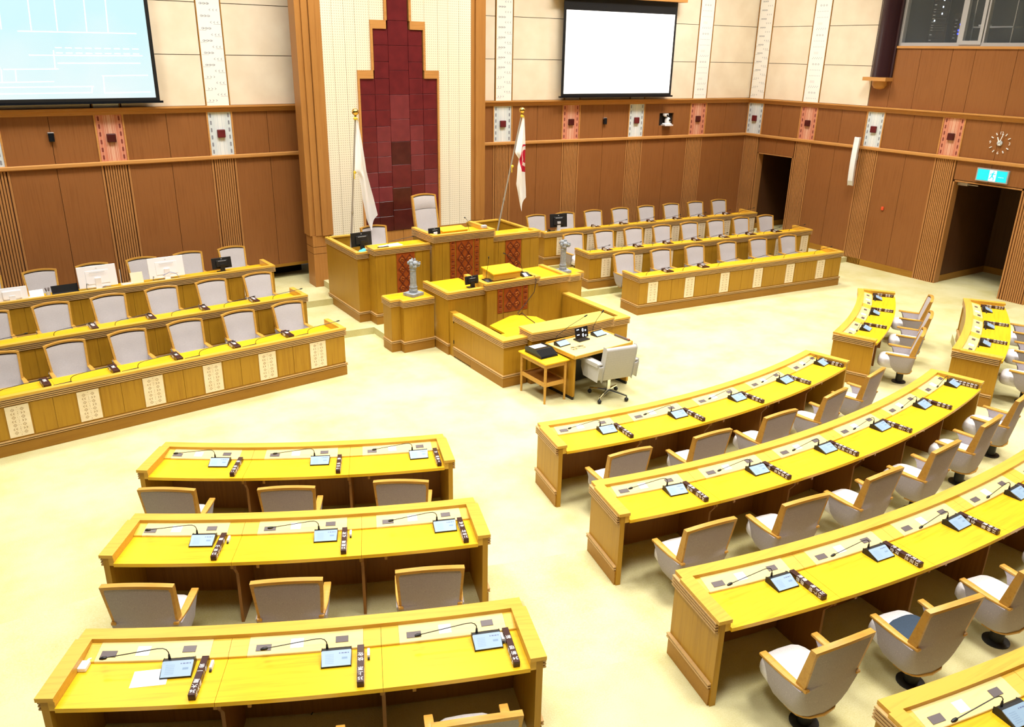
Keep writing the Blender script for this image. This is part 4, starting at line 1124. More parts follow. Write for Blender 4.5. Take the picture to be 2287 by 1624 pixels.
# clerk's desk, side table, their things
ck = thing('clerk_desk', 'pale topped clerk desk with dark kneehole in front of the pen', 'desk', (-.045, 9.14, 0), R(4))
part('desk_top', MB().box(-.575, -.325, .665, .575, .325, .70), M['pale_maple'], ck)
part('edge_band', MB().box(-.59, -.34, .655, -.575, .34, .712).box(.575, -.34, .655, .59, .34, .712).box(-.575, .325, .655, .575, .34, .725).box(-.59, -.342, .655, .59, -.325, .70), M['oak_rim'], ck)
part('side_panel', MB().box(-.57, -.31, .05, -.53, .31, .665), M['oak_v'], ck); part('side_panel', MB().box(.53, -.31, .05, .57, .31, .665), M['oak_v'], ck)
part('toe_kick', MB().box(-.565, -.30, 0, -.535, .30, .05).box(.535, -.30, 0, .565, .30, .05), M['black'], ck)
part('back_panel', MB().box(-.53, .20, .02, .53, .23, .665), M['black'], ck)
st = thing('side_table', 'small oak side table with lower shelf beside the clerk desk', 'table', (-.855, 9.185, 0), R(1))
part('table_top', MB().box(-.22, -.35, .615, .22, .35, .64), M['oak_top'], st, bevel=.008)
part('apron', MB().box(-.18, -.31, .55, .18, -.29, .615).box(-.18, .29, .55, .18, .31, .615).box(-.19, -.31, .55, -.17, .31, .615).box(.17, -.31, .55, .19, .31, .615), M['chair_wood'], st)
part('shelf', MB().box(-.165, -.295, .28, .165, .295, .30), M['oak_dark'], st)
part('shelf_rail', MB().box(-.18, -.30, .26, .18, -.28, .32).box(-.18, .28, .26, .18, .30, .32).box(-.185, -.30, .26, -.165, .30, .32).box(.165, -.30, .26, .185, .30, .32), M['chair_wood'], st)
for x in (-.18, .18):
    for y in (-.30, .30): part('leg', MB().lathe([(.016, 0), (.021, .3), (.023, .615)], 10, (x, y, 0)), M['chair_wood'], st, smooth=True)
ct = thing('document_box', 'black wedge shaped document tray with white labels on the side table', 'tray', (-.86, 9.24, .641), R(2))
part('tray_body', MB().prism_x([(-.20, 0), (.20, 0), (.20, .085), (-.05, .095), (-.19, .03)], -.15, .15), M['black_gloss'], ct, bevel=.008)
part('paper_label', MB().prism_x([(.02, .093), (.17, .0865), (.17, .0885), (.02, .095)], -.11, .11), M['paper'], ct)

# ------------------------------------------------------------------ chairs (local: +y is forward, origin on the floor under the post)


def yback(z): return -.155 - .12 * (z - .20) - .05 * max(0, z - .5)


def ring_at(z, w, yf, inset=0.0, n=9):
    """U outline front-left -> back -> front-right at height z"""
    yb = yback(z) + inset; w = w - inset; rc = .11 - .075 * min(1, max(0, (z - .22) / .26)); pts = []
    pts.append((-w, yf)); pts.append((-w, yf * .35)); pts.append((-w, yb + rc + .05))
    for i in range(5):
        q = R(180 + 90 * i / 4); pts.append((-w + rc + rc * math.cos(q), yb + rc + rc * math.sin(q)))
    pts.append((0, yb - .012))
    for i in range(5):
        q = R(270 + 90 * i / 4); pts.append((w - rc + rc * math.cos(q), yb + rc + rc * math.sin(q)))
    pts.append((w, yb + rc + .05)); pts.append((w, yf * .35)); pts.append((w, yf))
    return pts


def swivel_chair(name, label, top=.875, high=False):
    t = thing(name, label, 'chair')
    # lower shell: sides and back in one piece
    lv = [(.205, .165, .00), (.222, .205, .04), (.265, .235, .09), (.33, .254, .135), (.40, .262, .15), (.465, .268, .175), (.50, .270, .205)]
    outer = [[(x, y, z) for x, y in ring_at(z, w, yf)] for z, w, yf in lv]
    inner = [[(x, y, z) for x, y in ring_at(z, w, yf - .02, .05)] for z, w, yf in lv]
    mb = MB(); k = len(outer[0]); L = len(lv)
    vs = [p for r in outer for p in r] + [p for r in inner for p in r]; fs = []
    for i in range(L - 1):
        for j in range(k - 1):
            fs.append((i * k + j, i * k + j + 1, (i + 1) * k + j + 1, (i + 1) * k + j))
            b = L * k; fs.append((b + i * k + j, b + (i + 1) * k + j, b + (i + 1) * k + j + 1, b + i * k + j + 1))
    b = L * k
    for j in range(k - 1):
        fs.append((j, b + j, b + j + 1, j + 1)); fs.append(((L - 1) * k + j, (L - 1) * k + j + 1, b + (L - 1) * k + j + 1, b + (L - 1) * k + j))
    for i in range(L - 1):
        fs.append((i * k, (i + 1) * k, b + (i + 1) * k, b + i * k)); fs.append((i * k + k - 1, b + i * k + k - 1, b + (i + 1) * k + k - 1, (i + 1) * k + k - 1))
    top_row = (L - 1) * k; cur = list(range(top_row + 4, top_row + 13)); zr = [.54 + (top - .015 - .54) * i / 6 for i in range(7)]
    for z in zr:
        w = .236 + .030 * min(1, (z - .40) / .475); st_ = len(vs)
        for q in range(9):
            u = -1 + 2 * q / 8; vs.append((u * w, yback(z) + .028 * u * u - .010, z + .030 * (1 - u * u) * max(0, (z - .40) / (top - .40)) ** 3))
        nw = list(range(st_, st_ + 9)); fs += [(cur[q], cur[q + 1], nw[q + 1], nw[q]) for q in range(8)]; cur = nw
    mb.add(vs, fs); part('shell', mb, M['fab'], t, smooth=True)
    # wooden line round the foot of the shell and the pan below the seat
    q = MB(); base = [(x * 1.02, y * 1.02 - .002) for x, y in ring_at(.212, .178, .02)]
    q.sweep(base, [(.008, .200), (.008, .214), (-.02, .214), (-.02, .200)]); q.prism(base, .195, .212); part('base_trim', q, M['chair_wood'], t)
    # backrest slab, wider at the top, slightly hollow towards the sitter
    nx = 8
    fr, bk = MB(), MB()

    def slab_pt(z, u, off):
        w = .240 + (.270 - .240) * min(1, (z - .40) / (.875 - .40)); crest = .030 * (1 - u * u) * max(0, (z - .40) / (top - .40)) ** 3
        dep = (.074 - .034 * min(1, max(0, (z - .5) / (top - .5)))) / .062
        return (u * w, yback(z) + off * (dep if off > 0 else 1) + .028 * u * u - .006, z + crest)
    us = [-1 + 2 * i / nx for i in range(nx + 1)]

    def sheet(mbx, o0, o1, u_lim, z_list, bulge=0.0):
        uu = [u * u_lim for u in us]; vs = []; nz = len(z_list); m = len(uu)
        for zi, z in enumerate(z_list):
            for ui, u in enumerate(uu):
                e = bulge if 0 < ui < m - 1 and 0 < zi < nz - 1 else 0; vs.append(slab_pt(z, u, o1 + e))
        for z in z_list:
            for u in uu: vs.append(slab_pt(z, u, o0))
        fs = []; o = nz * m
        for i in range(nz - 1):
            for j in range(m - 1):
                fs.append((i * m + j, i * m + j + 1, (i + 1) * m + j + 1, (i + 1) * m + j)); fs.append((o + i * m + j, o + (i + 1) * m + j, o + (i + 1) * m + j + 1, o + i * m + j + 1))
        for j in range(m - 1):
            fs.append((j, o + j, o + j + 1, j + 1)); a = (nz - 1) * m; fs.append((a + j, a + j + 1, o + a + j + 1, o + a + j))
        for i in range(nz - 1):
            fs.append((i * m, (i + 1) * m, o + (i + 1) * m, o + i * m)); fs.append((i * m + m - 1, o + i * m + m - 1, o + (i + 1) * m + m - 1, (i + 1) * m + m - 1))
        mbx.add(vs, fs)
    if high:
        sheet(fr, .02, .058, .90, [.40 + (top - .27 - .40) * i / 6 for i in range(7)], .012)
        part('back_cushion', fr, M['fab_in'], t, smooth=True)
        f2 = MB(); sheet(f2, .02, .062, .90, [top - .262 + .222 * i / 4 for i in range(5)], .018); part('head_cushion', f2, M['fab_in'], t, smooth=True)
    else:
        sheet(fr, .02, .055, .90, [.40 + (top - .042 - .40) * i / 6 for i in range(7)], .014); part('back_cushion', fr, M['fab_in'], t, smooth=True)
    wf = MB()      # wooden frame up both edges and over the top
    pth = [(-1, .500 + (top - .500) * i / 7) for i in range(8)]; pth += [(-1 + 2 * i / 10, top) for i in range(1, 10)]; pth += [(1, top - (top - .500) * i / 7) for i in range(8)]
    vs = []; n = len(pth)
    for i, (u, z) in enumerate(pth):
        side = i < 8 or i >= n - 8
        wi = .88 if side else None
        c = slab_pt(z, u, 0)
        if side and not (i == 7 or i == n - 8): ins = (slab_pt(z, u * .885, 0)[0] - c[0], 0)
        elif i in (7, n - 8): ins = (slab_pt(z, u * .885, 0)[0] - c[0], -.024)
        else: ins = (0, -.024)
        y0, y1 = c[1] - .007, slab_pt(z, u, .064)[1]
        vs += [(c[0], y0, c[2]), (c[0], y1, c[2]), (c[0] + ins[0], y1, c[2] + ins[1]), (c[0] + ins[0], y0, c[2] + ins[1])]
    fs = [(0, 1, 2, 3), ((n - 1) * 4 + 3, (n - 1) * 4 + 2, (n - 1) * 4 + 1, (n - 1) * 4)]
    for i in range(n - 1):
        for j in range(4): fs.append((i * 4 + j, (i + 1) * 4 + j, (i + 1) * 4 + (j + 1) % 4, i * 4 + (j + 1) % 4))
    wf.add(vs, fs); part('back_frame', wf, M['chair_wood'], t, smooth=True)
    for sg in (-1, 1):     # arm caps: wide in front, running back to the frame
        ys = [.235, .17, .08, -.02, -.11, -.20]; ws = [.030, .031, .030, .028, .024, .020]; zz = [.505, .503, .500, .498, .498, .500]
        vs = []
        for y, w, z in zip(ys, ws, zz):
            xc = sg * (.246 + (.0 if y > 0 else -.012 * (y / -.2) ** 2)); vs += [(xc - w, y, z), (xc + w, y, z), (xc + w, y, z + .022), (xc - w, y, z + .022)]
        n = len(ys); fs = [(0, 1, 2, 3), ((n - 1) * 4 + 3, (n - 1) * 4 + 2, (n - 1) * 4 + 1, (n - 1) * 4)]
        for i in range(n - 1):
            for j in range(4): fs.append((i * 4 + j, (i + 1) * 4 + j, (i + 1) * 4 + (j + 1) % 4, i * 4 + (j + 1) % 4))
        mb = MB(); mb.add(vs, fs); part('armrest', mb, M['chair_wood'], t, smooth=True, bevel=.006)
    # seat cushion with rounded front
    mb = MB(); N = 20; vs = []
    prof = [(.0, .262, .80), (.03, .272, .93), (.055, .302, 1.0), (.055, .345, 1.0), (.03, .390, .965), (.0, .408, .90), (.0, .418, .60)]
    for _, z, sc in prof:
        for i in range(N):
            q = 2 * math.pi * i / N; c, s = math.cos(q), math.sin(q)
            x = .222 * math.copysign(abs(c) ** .45, c) * sc; y = .035 + (.305 if s > 0 else .185) * math.copysign(abs(s) ** .55, s) * sc
            vs.append((x, y, z))
    fs = [list(range(N))[::-1], [(len(prof) - 1) * N + i for i in range(N)]]
    for i in range(len(prof) - 1):
        for j in range(N): fs.append((i * N + j, i * N + (j + 1) % N, (i + 1) * N + (j + 1) % N, (i + 1) * N + j))
    mb.add(vs, fs); part('seat', mb, M['fab_seat'], t, smooth=True)
    part('pedestal', MB().lathe([(.055, 0.012), (.055, .197)], 18, (0, -.02, 0)).lathe([(.105, 0.0), (.105, .012), (.06, .022)], 22, (0, -.02, 0)), M['black'], t, smooth=True)
    return t


ORD = ['first', 'second', 'third', 'fourth', 'fifth', 'sixth', 'seventh', 'eighth']
proto = swivel_chair('swivel_chair', 'x'); used = [False]


def put_chair(loc, rz, label, group):
    if not used[0]:
        used[0] = True; proto.location = loc; proto.rotation_euler = (0, 0, rz); proto['label'] = label; proto['group'] = group; return proto
    return dup(proto, loc, rz, label, group)


JIT = {33: 4, 32: -3, 20: 3, 19: -2, 8: 3, 6: -3, 9: -9, 3: 6, 2: 3, 21: -3, 31: -5, 5: 2}
for key, (r0, z0, a0, a1, seats, nums) in ROWS.items():
    if key == 'C4': continue
    for a, nnum in zip(seats, nums):
        if key == 'C3' and nnum < 29: continue
        if key == 'R2' and nnum == 0: continue
        loc, rz = seat_frame(r0, z0, a, .95)
        put_chair(loc, rz + R(JIT.get(nnum, 0)), 'grey swivel chair, %s, %s from its left end' % (NAMED[key], ORD[nums.index(nnum)]), 'members swivel chairs')
ORD = ['first', 'second', 'third', 'fourth', 'fifth', 'sixth', 'seventh', 'eighth']
TS = {'R1': [.60 + .93 * i for i in range(6)], 'R2': [.43 + .828 * i for i in range(8)], 'R3': [.56 + .825 * i for i in range(8)],
      'L1': [.30 + .83 * i for i in range(6)], 'L2': [.30 + .83 * i for i in range(6)], 'L3': [.30 + .835 * i for i in range(6)]}
for k, ss in TS.items():
    sd = TIERS[k][5]
    for i, s in enumerate(ss):
        v = 1.17 + (.04 if (k == 'R1' and i == 0) else 0)
        put_chair(tier_pt(k, s, v), R(TIERS[k][1] + 180), 'grey chair, %s, %s seat from the dais' % (TN[k], ORD[i]), 'tier swivel chairs')
put_chair((-1.20, 14.24, .76), R(180), 'grey fabric chair inside the left enclosure of the dais', 'dais chairs')
HBX, HBY = -.06, 14.24
hb = swivel_chair('high_back_chair', 'tall high backed grey chair with oak frame behind the central desk', 1.33, True)
hb.location = (HBX, HBY, .81); hb.rotation_euler = (0, 0, R(183))
structure('floor', MB().box(-1.92, 13.78, .25, 1.92, 14.88, .76), M['carpet'])
structure('floor', MB().box(-.5, 13.95, .76, .5, 14.8, .81), M['carpet'])

# clerk's grey office chair
oc = thing('office_chair', 'light grey upholstered office chair with chrome castor base', 'chair', (-.055, 8.62, 0), R(0))
OR = R(-8); oc.rotation_euler = (0, 0, OR)
mb = MB(); ZS = [.40, .50, .60, .70, .80, .87]; vs = []
part('backrest', MB().prism_x([(-.20, .36), (-.255, .62), (-.30, .86), (-.275, .885), (-.225, .88), (-.175, .62), (-.12, .40)], -.255, .255), M['fab_office'], oc, smooth=True, bevel=.028, segs=3)
part('seat', MB().box(-.235, -.20, .37, .235, .26, .47), M['fab_office'], oc, smooth=True, bevel=.035, segs=3)
for sg in (-1, 1):
    part('armrest', MB().prism_x([(-.20, .38), (.18, .36), (.24, .46), (.24, .56), (-.24, .60)], sg * .29 - .045, sg * .29 + .045), M['fab_office'], oc, smooth=True, bevel=.022, segs=3)
    part('arm_pad', MB().prism_x([(-.22, .605), (.27, .565), (.265, .595), (-.22, .64)], sg * .295 - .055, sg * .295 + .055), M['fab_office'], oc, smooth=True, bevel=.014)
part('column', MB().lathe([(.028, .10), (.028, .30), (.06, .33), (.10, .372)], 14), M['chrome'], oc, smooth=True)
part('lever', MB().tube([(.0, .0, .33), (-.25, .06, .31)], .006), M['steel'], oc)
for k in range(4):
    q = R(35 + 90 * k); c, s = math.cos(q), math.sin(q)
    part('base_leg', MB().tube([(0, 0, .12), (c * .16, s * .16, .105), (c * .30, s * .30, .085)], [.026, .022, .016], 8), M['chrome'], oc, smooth=True)
    part('castor', MB().ball((c * .30, s * .30, .032), .032).tube([(c * .30, s * .30, .05), (c * .30, s * .30, .09)], .008, 6), M['black'], oc, smooth=True)

# ------------------------------------------------------------------ conference microphone units and nameplates on the curved desks


def mic_unit(label):
    t = thing('microphone_unit', label, 'microphone')
    w, d = .098, .075
    part('unit_body', MB().prism_x([(-d, 0), (d, 0), (d, .042), (d - .02, .052), (d - .045, .052), (-d, .012)], -w, w), M['black'], t, bevel=.004, segs=1)
    sl = math.atan2(.040, 2 * d - .045); c, s = math.cos(sl), math.sin(sl); P = lambda x, u, h=.0: (x, -d + u * c - h * s, .012 + u * s + h * c)
    Lp = math.hypot(.040, 2 * d - .045)
    mb = MB(); mb.add([P(-w + .004, .0), P(w - .004, .0), P(w - .004, Lp), P(-w + .004, Lp), P(-w + .004, .0, .004), P(w - .004, .0, .004), P(w - .004, Lp, .004), P(-w + .004, Lp, .004)], [(0, 1, 2, 3), (4, 5, 6, 7), (0, 1, 5, 4), (1, 2, 6, 5), (2, 3, 7, 6), (3, 0, 4, 7)])
    tp = part('unit_panel', mb, M['unit_panel'], t)
    mb = MB()

    def pq(x0, x1, u0, u1, mi): mb.quad([P(x0, u0, .0046), P(x1, u0, .0046), P(x1, u1, .0046), P(x0, u1, .0046)], mi)
    for i in range(7):
        for j in range(6): pq(-.07 + i * .008, -.066 + i * .008, .02 + j * .012, .024 + j * .012, 1)
    for x0, x1 in ((.018, .026), (.033, .048), (.053, .068), (.074, .082)): pq(x0, x1, .086, .093, 0)
    pq(.036, .072, .046, .060, 1)
    part('unit_marks', mb, [M['unit_mark'], M['unit_grille']], tp, fix=False)
    part('unit_edge', MB().prism_x([(-d + .004, .013), (d - .05, .055), (d - .05, .050), (-d + .004, .008)], -w, -w + .005).prism_x([(-d + .004, .013), (d - .05, .055), (d - .05, .050), (-d + .004, .008)], w - .005, w), M['unit_rim'], t)
    g = MB(); bx, by = -.062, .058
    g.tube([(bx, by, .05), (bx, by, .085)], [.0095, .007], 8)
    pts = [(bx, by, .08), (bx - .002, by, .105), (bx - .014, by + .004, .122), (bx - .035, by + .008, .130), (bx - .07, by + .012, .128)] + [(bx - .07 - .31 * i / 5, by + .012 - .012 * i / 5, .128 - .030 * (i / 5)) for i in range(1, 6)]
    g.tube(pts, .0036, 6); part('gooseneck', g, M['black'], t, smooth=True)
    e = pts[-1]; part('microphone_head', MB().tube([e, (e[0] - .008, e[1], e[2] - .002), (e[0] - .03, e[1] - .001, e[2] - .004), (e[0] - .048, e[1] - .002, e[2] - .006)], [.004, .0105, .012, .007], 10), M['black'], t, smooth=True)
    return t


def plate_thing(label, num):
    t = thing('name_plate', label, 'nameplate', group='desk nameplates')
    hw, h, hl = .0225, .044, .178
    part('plate_bar', MB().box(-hw, -hl, 0, hw, hl, h), M['plate'], t, bevel=.002, segs=1)
    a, b = PLATES.get(num, ('大城', '一馬'))
    body = str(num) + '\n' + '\n'.join(a) + '\n' + ('\u3000\n' if len(a) + len(b) < 5 else '') + '\n'.join(b)
    nl = body.count('\n') + 1; L = .27; sz = .038; sp = L / nl / sz / 0.99
    cy = -hl + .012 + L / 2
    text(body, sz, M['ink_white'], t, frame((0, cy, h + .0006), (-1, 0, 0), (0, -1, 0), (0, 0, 1)), sp)
    text(body, sz, M['ink_white'], t, frame((-hw - .0006, cy, h / 2), (0, 0, -1), (0, -1, 0), (-1, 0, 0)), sp)
    if num in (36, 35, 34, 23, 22, 21, 11, 10, 9): text(body, sz, M['ink_white'], t, frame((hw + .0006, cy, h / 2), (0, 0, 1), (0, -1, 0), (1, 0, 0)), sp)
    return t


mproto = mic_unit('x'); mused = False
for key, (r0, z0, a0, a1, seats, nums) in ROWS.items():
    dg = lambda m: math.degrees(m / r0)
    for i, (a, nn) in enumerate(zip(seats, nums)):
        if (key == 'C3' and nn < 29) or (key == 'C4' and nn < 42): continue
        aa = a + dg(.205)
        if key == 'R1' or key == 'R2': aa = a + dg(.17)
        loc, rz = seat_frame(r0, z0 + TOP + .0005, aa, .325)
        lab = 'light blue microphone unit, %s, %s from its left end' % (NAMED[key], ORD[i])
        rz2 = rz + R({33: 2, 36: 3, 20: -2, 31: 2}.get(nn, 0))
        if not mused:
            mused = True; mproto.location = loc; mproto.rotation_euler = (0, 0, rz2); mproto['label'] = lab; mproto['group'] = 'desk microphone units'
        else: dup(mproto, loc, rz2, lab, 'desk microphone units')
        if key == 'C4': continue
        last = i == len(seats) - 1
        off = .36 if not (last and key[0] in 'LR') else .345
        if key == 'L1' or key == 'R1': off += .04
        if last and key[0] == 'R': off = .40
        if last: off = min(off, math.radians(a1 - a) * r0 - .125)
        ap = a + dg(off); loc, rz = seat_frame(r0, z0 + TOP + .0005, ap, .424)
        pt = plate_thing('dark brown nameplate bar, %s, %s from its left end' % (NAMED[key], ORD[i]), nn); pt.location = loc
        pt.rotation_euler = (0, 0, rz + R(2 if key[0] == 'C' else 0))

# ------------------------------------------------------------------ slim microphones and plates on the tier desks


def slim_mic(label):
    t = thing('gooseneck_microphone', label, 'microphone')
    part('base_bar', MB().box(-.11, -.022, 0, .11, .022, .022), M['black'], t, bevel=.004, segs=1)
    pts = [(.095, 0, .02), (.097, 0, .05), (.105, -.002, .075), (.13, -.006, .092), (.18, -.012, .104)] + [(.18 + .36 * i / 4, -.012 - .10 * i / 4, .104 + .05 * i / 4) for i in range(1, 5)]
    part('gooseneck', MB().tube(pts, .0045, 6), M['black'], t, smooth=True)
    e = pts[-1]; part('microphone_head', MB().tube([e, (e[0] + .02, e[1] - .005, e[2] + .003), (e[0] + .05, e[1] - .012, e[2] + .006)], [.005, .011, .008], 8), M['black'], t, smooth=True)
    return t


def box_plate(label, n):
    t = thing('tier_name_plate', label, 'nameplate', group='tier nameplates')
    part('plate_bar', MB().box(-.045, -.15, 0, .045, .15, .055), M['plate'], t, bevel=.002, segs=1)
    a = ['議長', '知事', '副知事', '部長', '課長', '局長', '教育長'][n % 7]
    text(a, .05, M['ink_white'], t, frame((0, .1506, .028), (-1, 0, 0), (0, 0, 1), (0, 1, 0)))
    text('\n'.join(a), .05, M['ink_white'], t, frame((-.0456, .02, .028), (0, 0, -1), (0, 1, 0), (-1, 0, 0)), .9)
    text('\n'.join(a), .05, M['ink_white'], t, frame((0, .02, .0556), (1, 0, 0), (0, 1, 0), (0, 0, 1)), .9)
    return t


sp_ = slim_mic('x'); sused = False; pc = 0
for k, ss in TS.items():
    o, ang, L, z0, inl, sd = TIERS[k]
    for i, s in enumerate(ss):
        if k == 'L3': continue
        if k == 'R3' and i < 2: continue
        sb = s + (.27 if sd < 0 else -.34)
        lab = 'slim black microphone, %s, %s place from the dais' % (TN[k], ORD[i])
        loc = tier_pt(k, sb, .27, RIM - .0995); 
        if not sused:
            sused = True; sp_.location = loc; sp_.rotation_euler = (0, 0, R(ang + 4)); sp_['label'] = lab; sp_['group'] = 'slim desk microphones'
        else: dup(sp_, loc, R(ang + (4 if sd < 0 else 12)), lab, 'slim desk microphones')
        if (sd < 0 and (k == 'L1' and i < 5 or k == 'L2' and i < 3 or k == 'L2' and i == 3)) or (k == 'R1' and i in (1, 2)) or (k == 'R2' and i > 0) or (k == 'R3' and i > 1):
            p_ = box_plate('dark brown nameplate box, %s, %s place from the dais' % (TN[k], ORD[i]), pc); pc += 1
            p_.location = tier_pt(k, s + (.45 if sd < 0 else -.55), .40, RIM - .0995); p_.rotation_euler = (0, 0, R(ang))

# ------------------------------------------------------------------ monitors, papers and other things on desks


def monitor(label, loc, rz, w, h, base_z, body, back, group=None, marks=True, tilt=8):
    """seen from its back: local -y is the back side"""
    t = thing('monitor', label, 'monitor', loc, rz, group); q = R(-tilt)
    def tl(o): o.matrix_local = Matrix.Translation((0, 0, base_z + h / 2)) @ Matrix.Rotation(q, 4, 'X'); return o
    tl(part('monitor_shell', MB().box(-w / 2, -.012, -h / 2, w / 2, .012, h / 2), M[body], t, bevel=.006))
    bd = .018 if w > .5 else .035
    tl(part('rear_bulge', MB().box(-w * .30, -bd, -h * .34, w * .30, -.011, h * .28), M[body], t, bevel=.003 if w > .5 else .01))
    tl(part('screen_face', MB().box(-w / 2 + .01, .0121, -h / 2 + .012, w / 2 - .01, .0135, h / 2 - .01), M['black_gloss'], t))
    part('stand_neck', MB().box(-.035 - w * .02, -.045, .012, .035 + w * .02, -.014, base_z + h * .45), M[back], t, bevel=.004)
    part('stand_foot', MB().box(-w * .22, -.11, 0, w * .22, .08, .012), M[back], t, bevel=.004)
    if marks: tl(part('vent_mark', MB().box(-w * .2, -.0358, h * .18, w * .2, -.035, h * .21).box(-.012, -.0135, h * .36, .012, -.0121, h * .40), M['grey_plastic'], t))
    return t


TZ = RIM - .0995
monitor('large white monitor seen from behind on the top left tier, nearer the wall end', tier_pt('L3', 2.92, .36, TZ), R(4), .60, .36, .05, 'white_plastic', 'white_plastic', 'white monitors')
monitor('large white monitor seen from behind on the top left tier, beside the acrylic stand', tier_pt('L3', 1.80, .38, TZ), R(4), .60, .36, .05, 'white_plastic', 'white_plastic', 'white monitors')
monitor('small black monitor on the top left tier nearest the dais', tier_pt('L3', .82, .40, TZ), R(6), .36, .20, .07, 'black', 'black', 'black monitors')
monitor('small white monitor at the left edge of the top left tier', tier_pt('L3', 4.20, .30, TZ), R(4), .44, .22, .02, 'white_plastic', 'white_plastic', 'white monitors', False)
lp = thing('laptop', 'black laptop lying half open beside the white monitor on the top left tier', 'laptop', tier_pt('L3', 3.42, .33, TZ), R(4))
part('keyboard_base', MB().box(-.20, -.16, 0, .20, .12, .02), M['black'], lp); part('lid', MB().prism_x([(.10, .02), (.16, .13), (.175, .125), (.12, .02)], -.20, .20), M['black_gloss'], lp)
t = thing('paper_stack', 'stack of white papers propped up on the top left tier', 'papers', tier_pt('L3', 3.86, .30, TZ), R(6))
part('sheet_stack', MB().box(-.11, -.10, 0, .11, .10, .03), M['paper'], t); part('leaning_card', MB().prism_x([(-.06, .03), (.0, .15), (.006, .15), (-.05, .03)], -.10, .10), M['paper'], t)
t = thing('pen_holder', 'small holder full of pens beside white papers on the top left tier', 'pen holder', tier_pt('L3', 3.68, .42, TZ))
part('cup', MB().lathe([(.035, 0), (.035, .07)], 12), M['grey_plastic'], t)
for i in range(7): part('pen', MB().tube([(.01 * math.cos(i), .01 * math.sin(i), .01), (.035 * math.cos(i), .035 * math.sin(i), .13)], .005, 5), M['plate' if i % 2 else 'outlet_hole'], t)
t = thing('acrylic_stand', 'clear acrylic stand with a tall rod on the top left tier', 'stand', tier_pt('L3', 2.48, .33, TZ), R(4))
part('tray', MB().box(-.09, -.06, 0, .09, .06, .05), M['acrylic'], t); part('card', MB().box(-.07, -.05, .004, .07, .05, .03), M['paper'], t); part('rod', MB().tube([(-.09, 0, 0), (-.085, .02, .30)], .004, 6), M['white_plastic'], t)
tag(part('standing_card', MB().prism_x([(0, 0), (.05, .20), (.056, .20), (.012, 0)], -.10, .10), M['cream'], None, loc=tier_pt('L3', 2.30, .36, TZ), rz=R(4)), 'beige upright card beside the acrylic stand on the top left tier', 'card')
t = thing('cable_bundle', 'loose dark cables below the white monitor on the top left tier', 'cable', tier_pt('L3', 2.03, .25, TZ), R(4))
part('cable', MB().tube([(.0, .08, .09), (-.02, .05, .11), (-.03, .03, .05), (.02, .02, .008), (-.05, 0, .006)], .005, 6), M['navy'], t); part('cable', MB().tube([(.15, .08, .10), (.26, .03, .16), (.36, .02, .12), (.42, .0, .02)], .004, 6), M['ink_blue'], t)
t = thing('cable_bundle', 'loose dark cables below the white monitor on the top left tier, wall side', 'cable', tier_pt('L3', 3.08, .25, TZ), R(4))
part('cable', MB().tube([(.0, .08, .12), (-.03, .05, .14), (-.04, .03, .06), (.02, .02, .008), (-.06, 0, .006)], .005, 6), M['navy'], t); part('cable', MB().tube([(.18, .06, .02), (.24, .03, .07), (.32, .02, .06), (.34, .0, .015)], .004, 6), M['ink_blue'], t)
# right top tier
monitor('large black monitor seen from behind on the top right tier', tier_pt('R3', .60, .40, TZ), R(-12), .43, .31, .10, 'black', 'grey_plastic', 'black monitors')
t = thing('desk_telephone', 'black telephone set beside the monitor on the top right tier', 'telephone', tier_pt('R3', .38, .28, TZ), R(-4))
part('phone_body', MB().prism_x([(-.07, 0), (.09, 0), (.09, .05), (-.07, .02)], -.10, .10), M['black'], t, bevel=.005); part('handset', MB().tube([(-.06, .08, .07), (-.06, 0, .062), (-.06, -.06, .035)], [.02, .012, .02], 8), M['black'], t)
tag(part('white_cloth_bundle', MB().ball((0, 0, .025), .055, sc=(1.2, .8, .5)), M['paper'], None, smooth=True, loc=tier_pt('R3', .20, .27, TZ)), 'small white bundle at the dais end of the top right tier', 'bundle')
# on the dais
monitor('black monitor seen from behind in the left enclosure of the dais', (-1.80, 13.62, 1.361), R(8), .42, .25, .13, 'black', 'black', 'black monitors', True, 4)
tag(part('teal_pouch', MB().ball((0, 0, .045), .075, sc=(1, .7, .65)).ball((.05, .03, .06), .045), M['teal'], None, smooth=True, loc=(-1.845, 13.50, 1.363)), 'teal pouch beside the monitor in the left enclosure', 'pouch')
tag(part('crumpled_tissue', MB().ball((0, 0, .03), .05, 8, 6, sc=(1, .8, .6)).ball((.05, -.01, .025), .03, 7, 5), M['paper'], None, loc=(-1.72, 13.50, 1.362)), 'crumpled white paper beside the teal pouch', 'paper')
tag(part('open_papers', MB().box(-.20, -.10, 0, .20, .10, .006).box(-.02, -.09, .006, .22, .11, .01), M['paper'], None, loc=(-1.35, 13.38, 1.4915), rz=R(6)), 'white papers spread on the left secretary desk of the dais', 'papers')
dup(sp_, (-1.52, 13.30, 1.4905), R(8), 'slim black gooseneck microphone on the left secretary desk', 'slim desk microphones')
monitor('small black monitor seen from behind on the central dais desk', (-.53, 13.22, 1.6005), R(4), .25, .125, .045, 'black', 'white_plastic', 'black monitors')
t = thing('lectern_box', 'low oak reading box on the central dais desk', 'lectern', (-.05, 13.40, 1.6005)); part('box_body', MB().prism_x([(-.12, 0), (.14, 0), (.14, .085), (-.12, .055)], -.26, .26), M['oak_mid'], t); part('sloping_top', MB().prism_x([(-.13, .056), (.15, .087), (.15, .10), (-.13, .069)], -.27, .27), M['oak_top'], t)
t = thing('gooseneck_microphone', 'upright gooseneck microphone on a pale base on the central dais desk', 'microphone', (.18, 13.17, 1.6005))
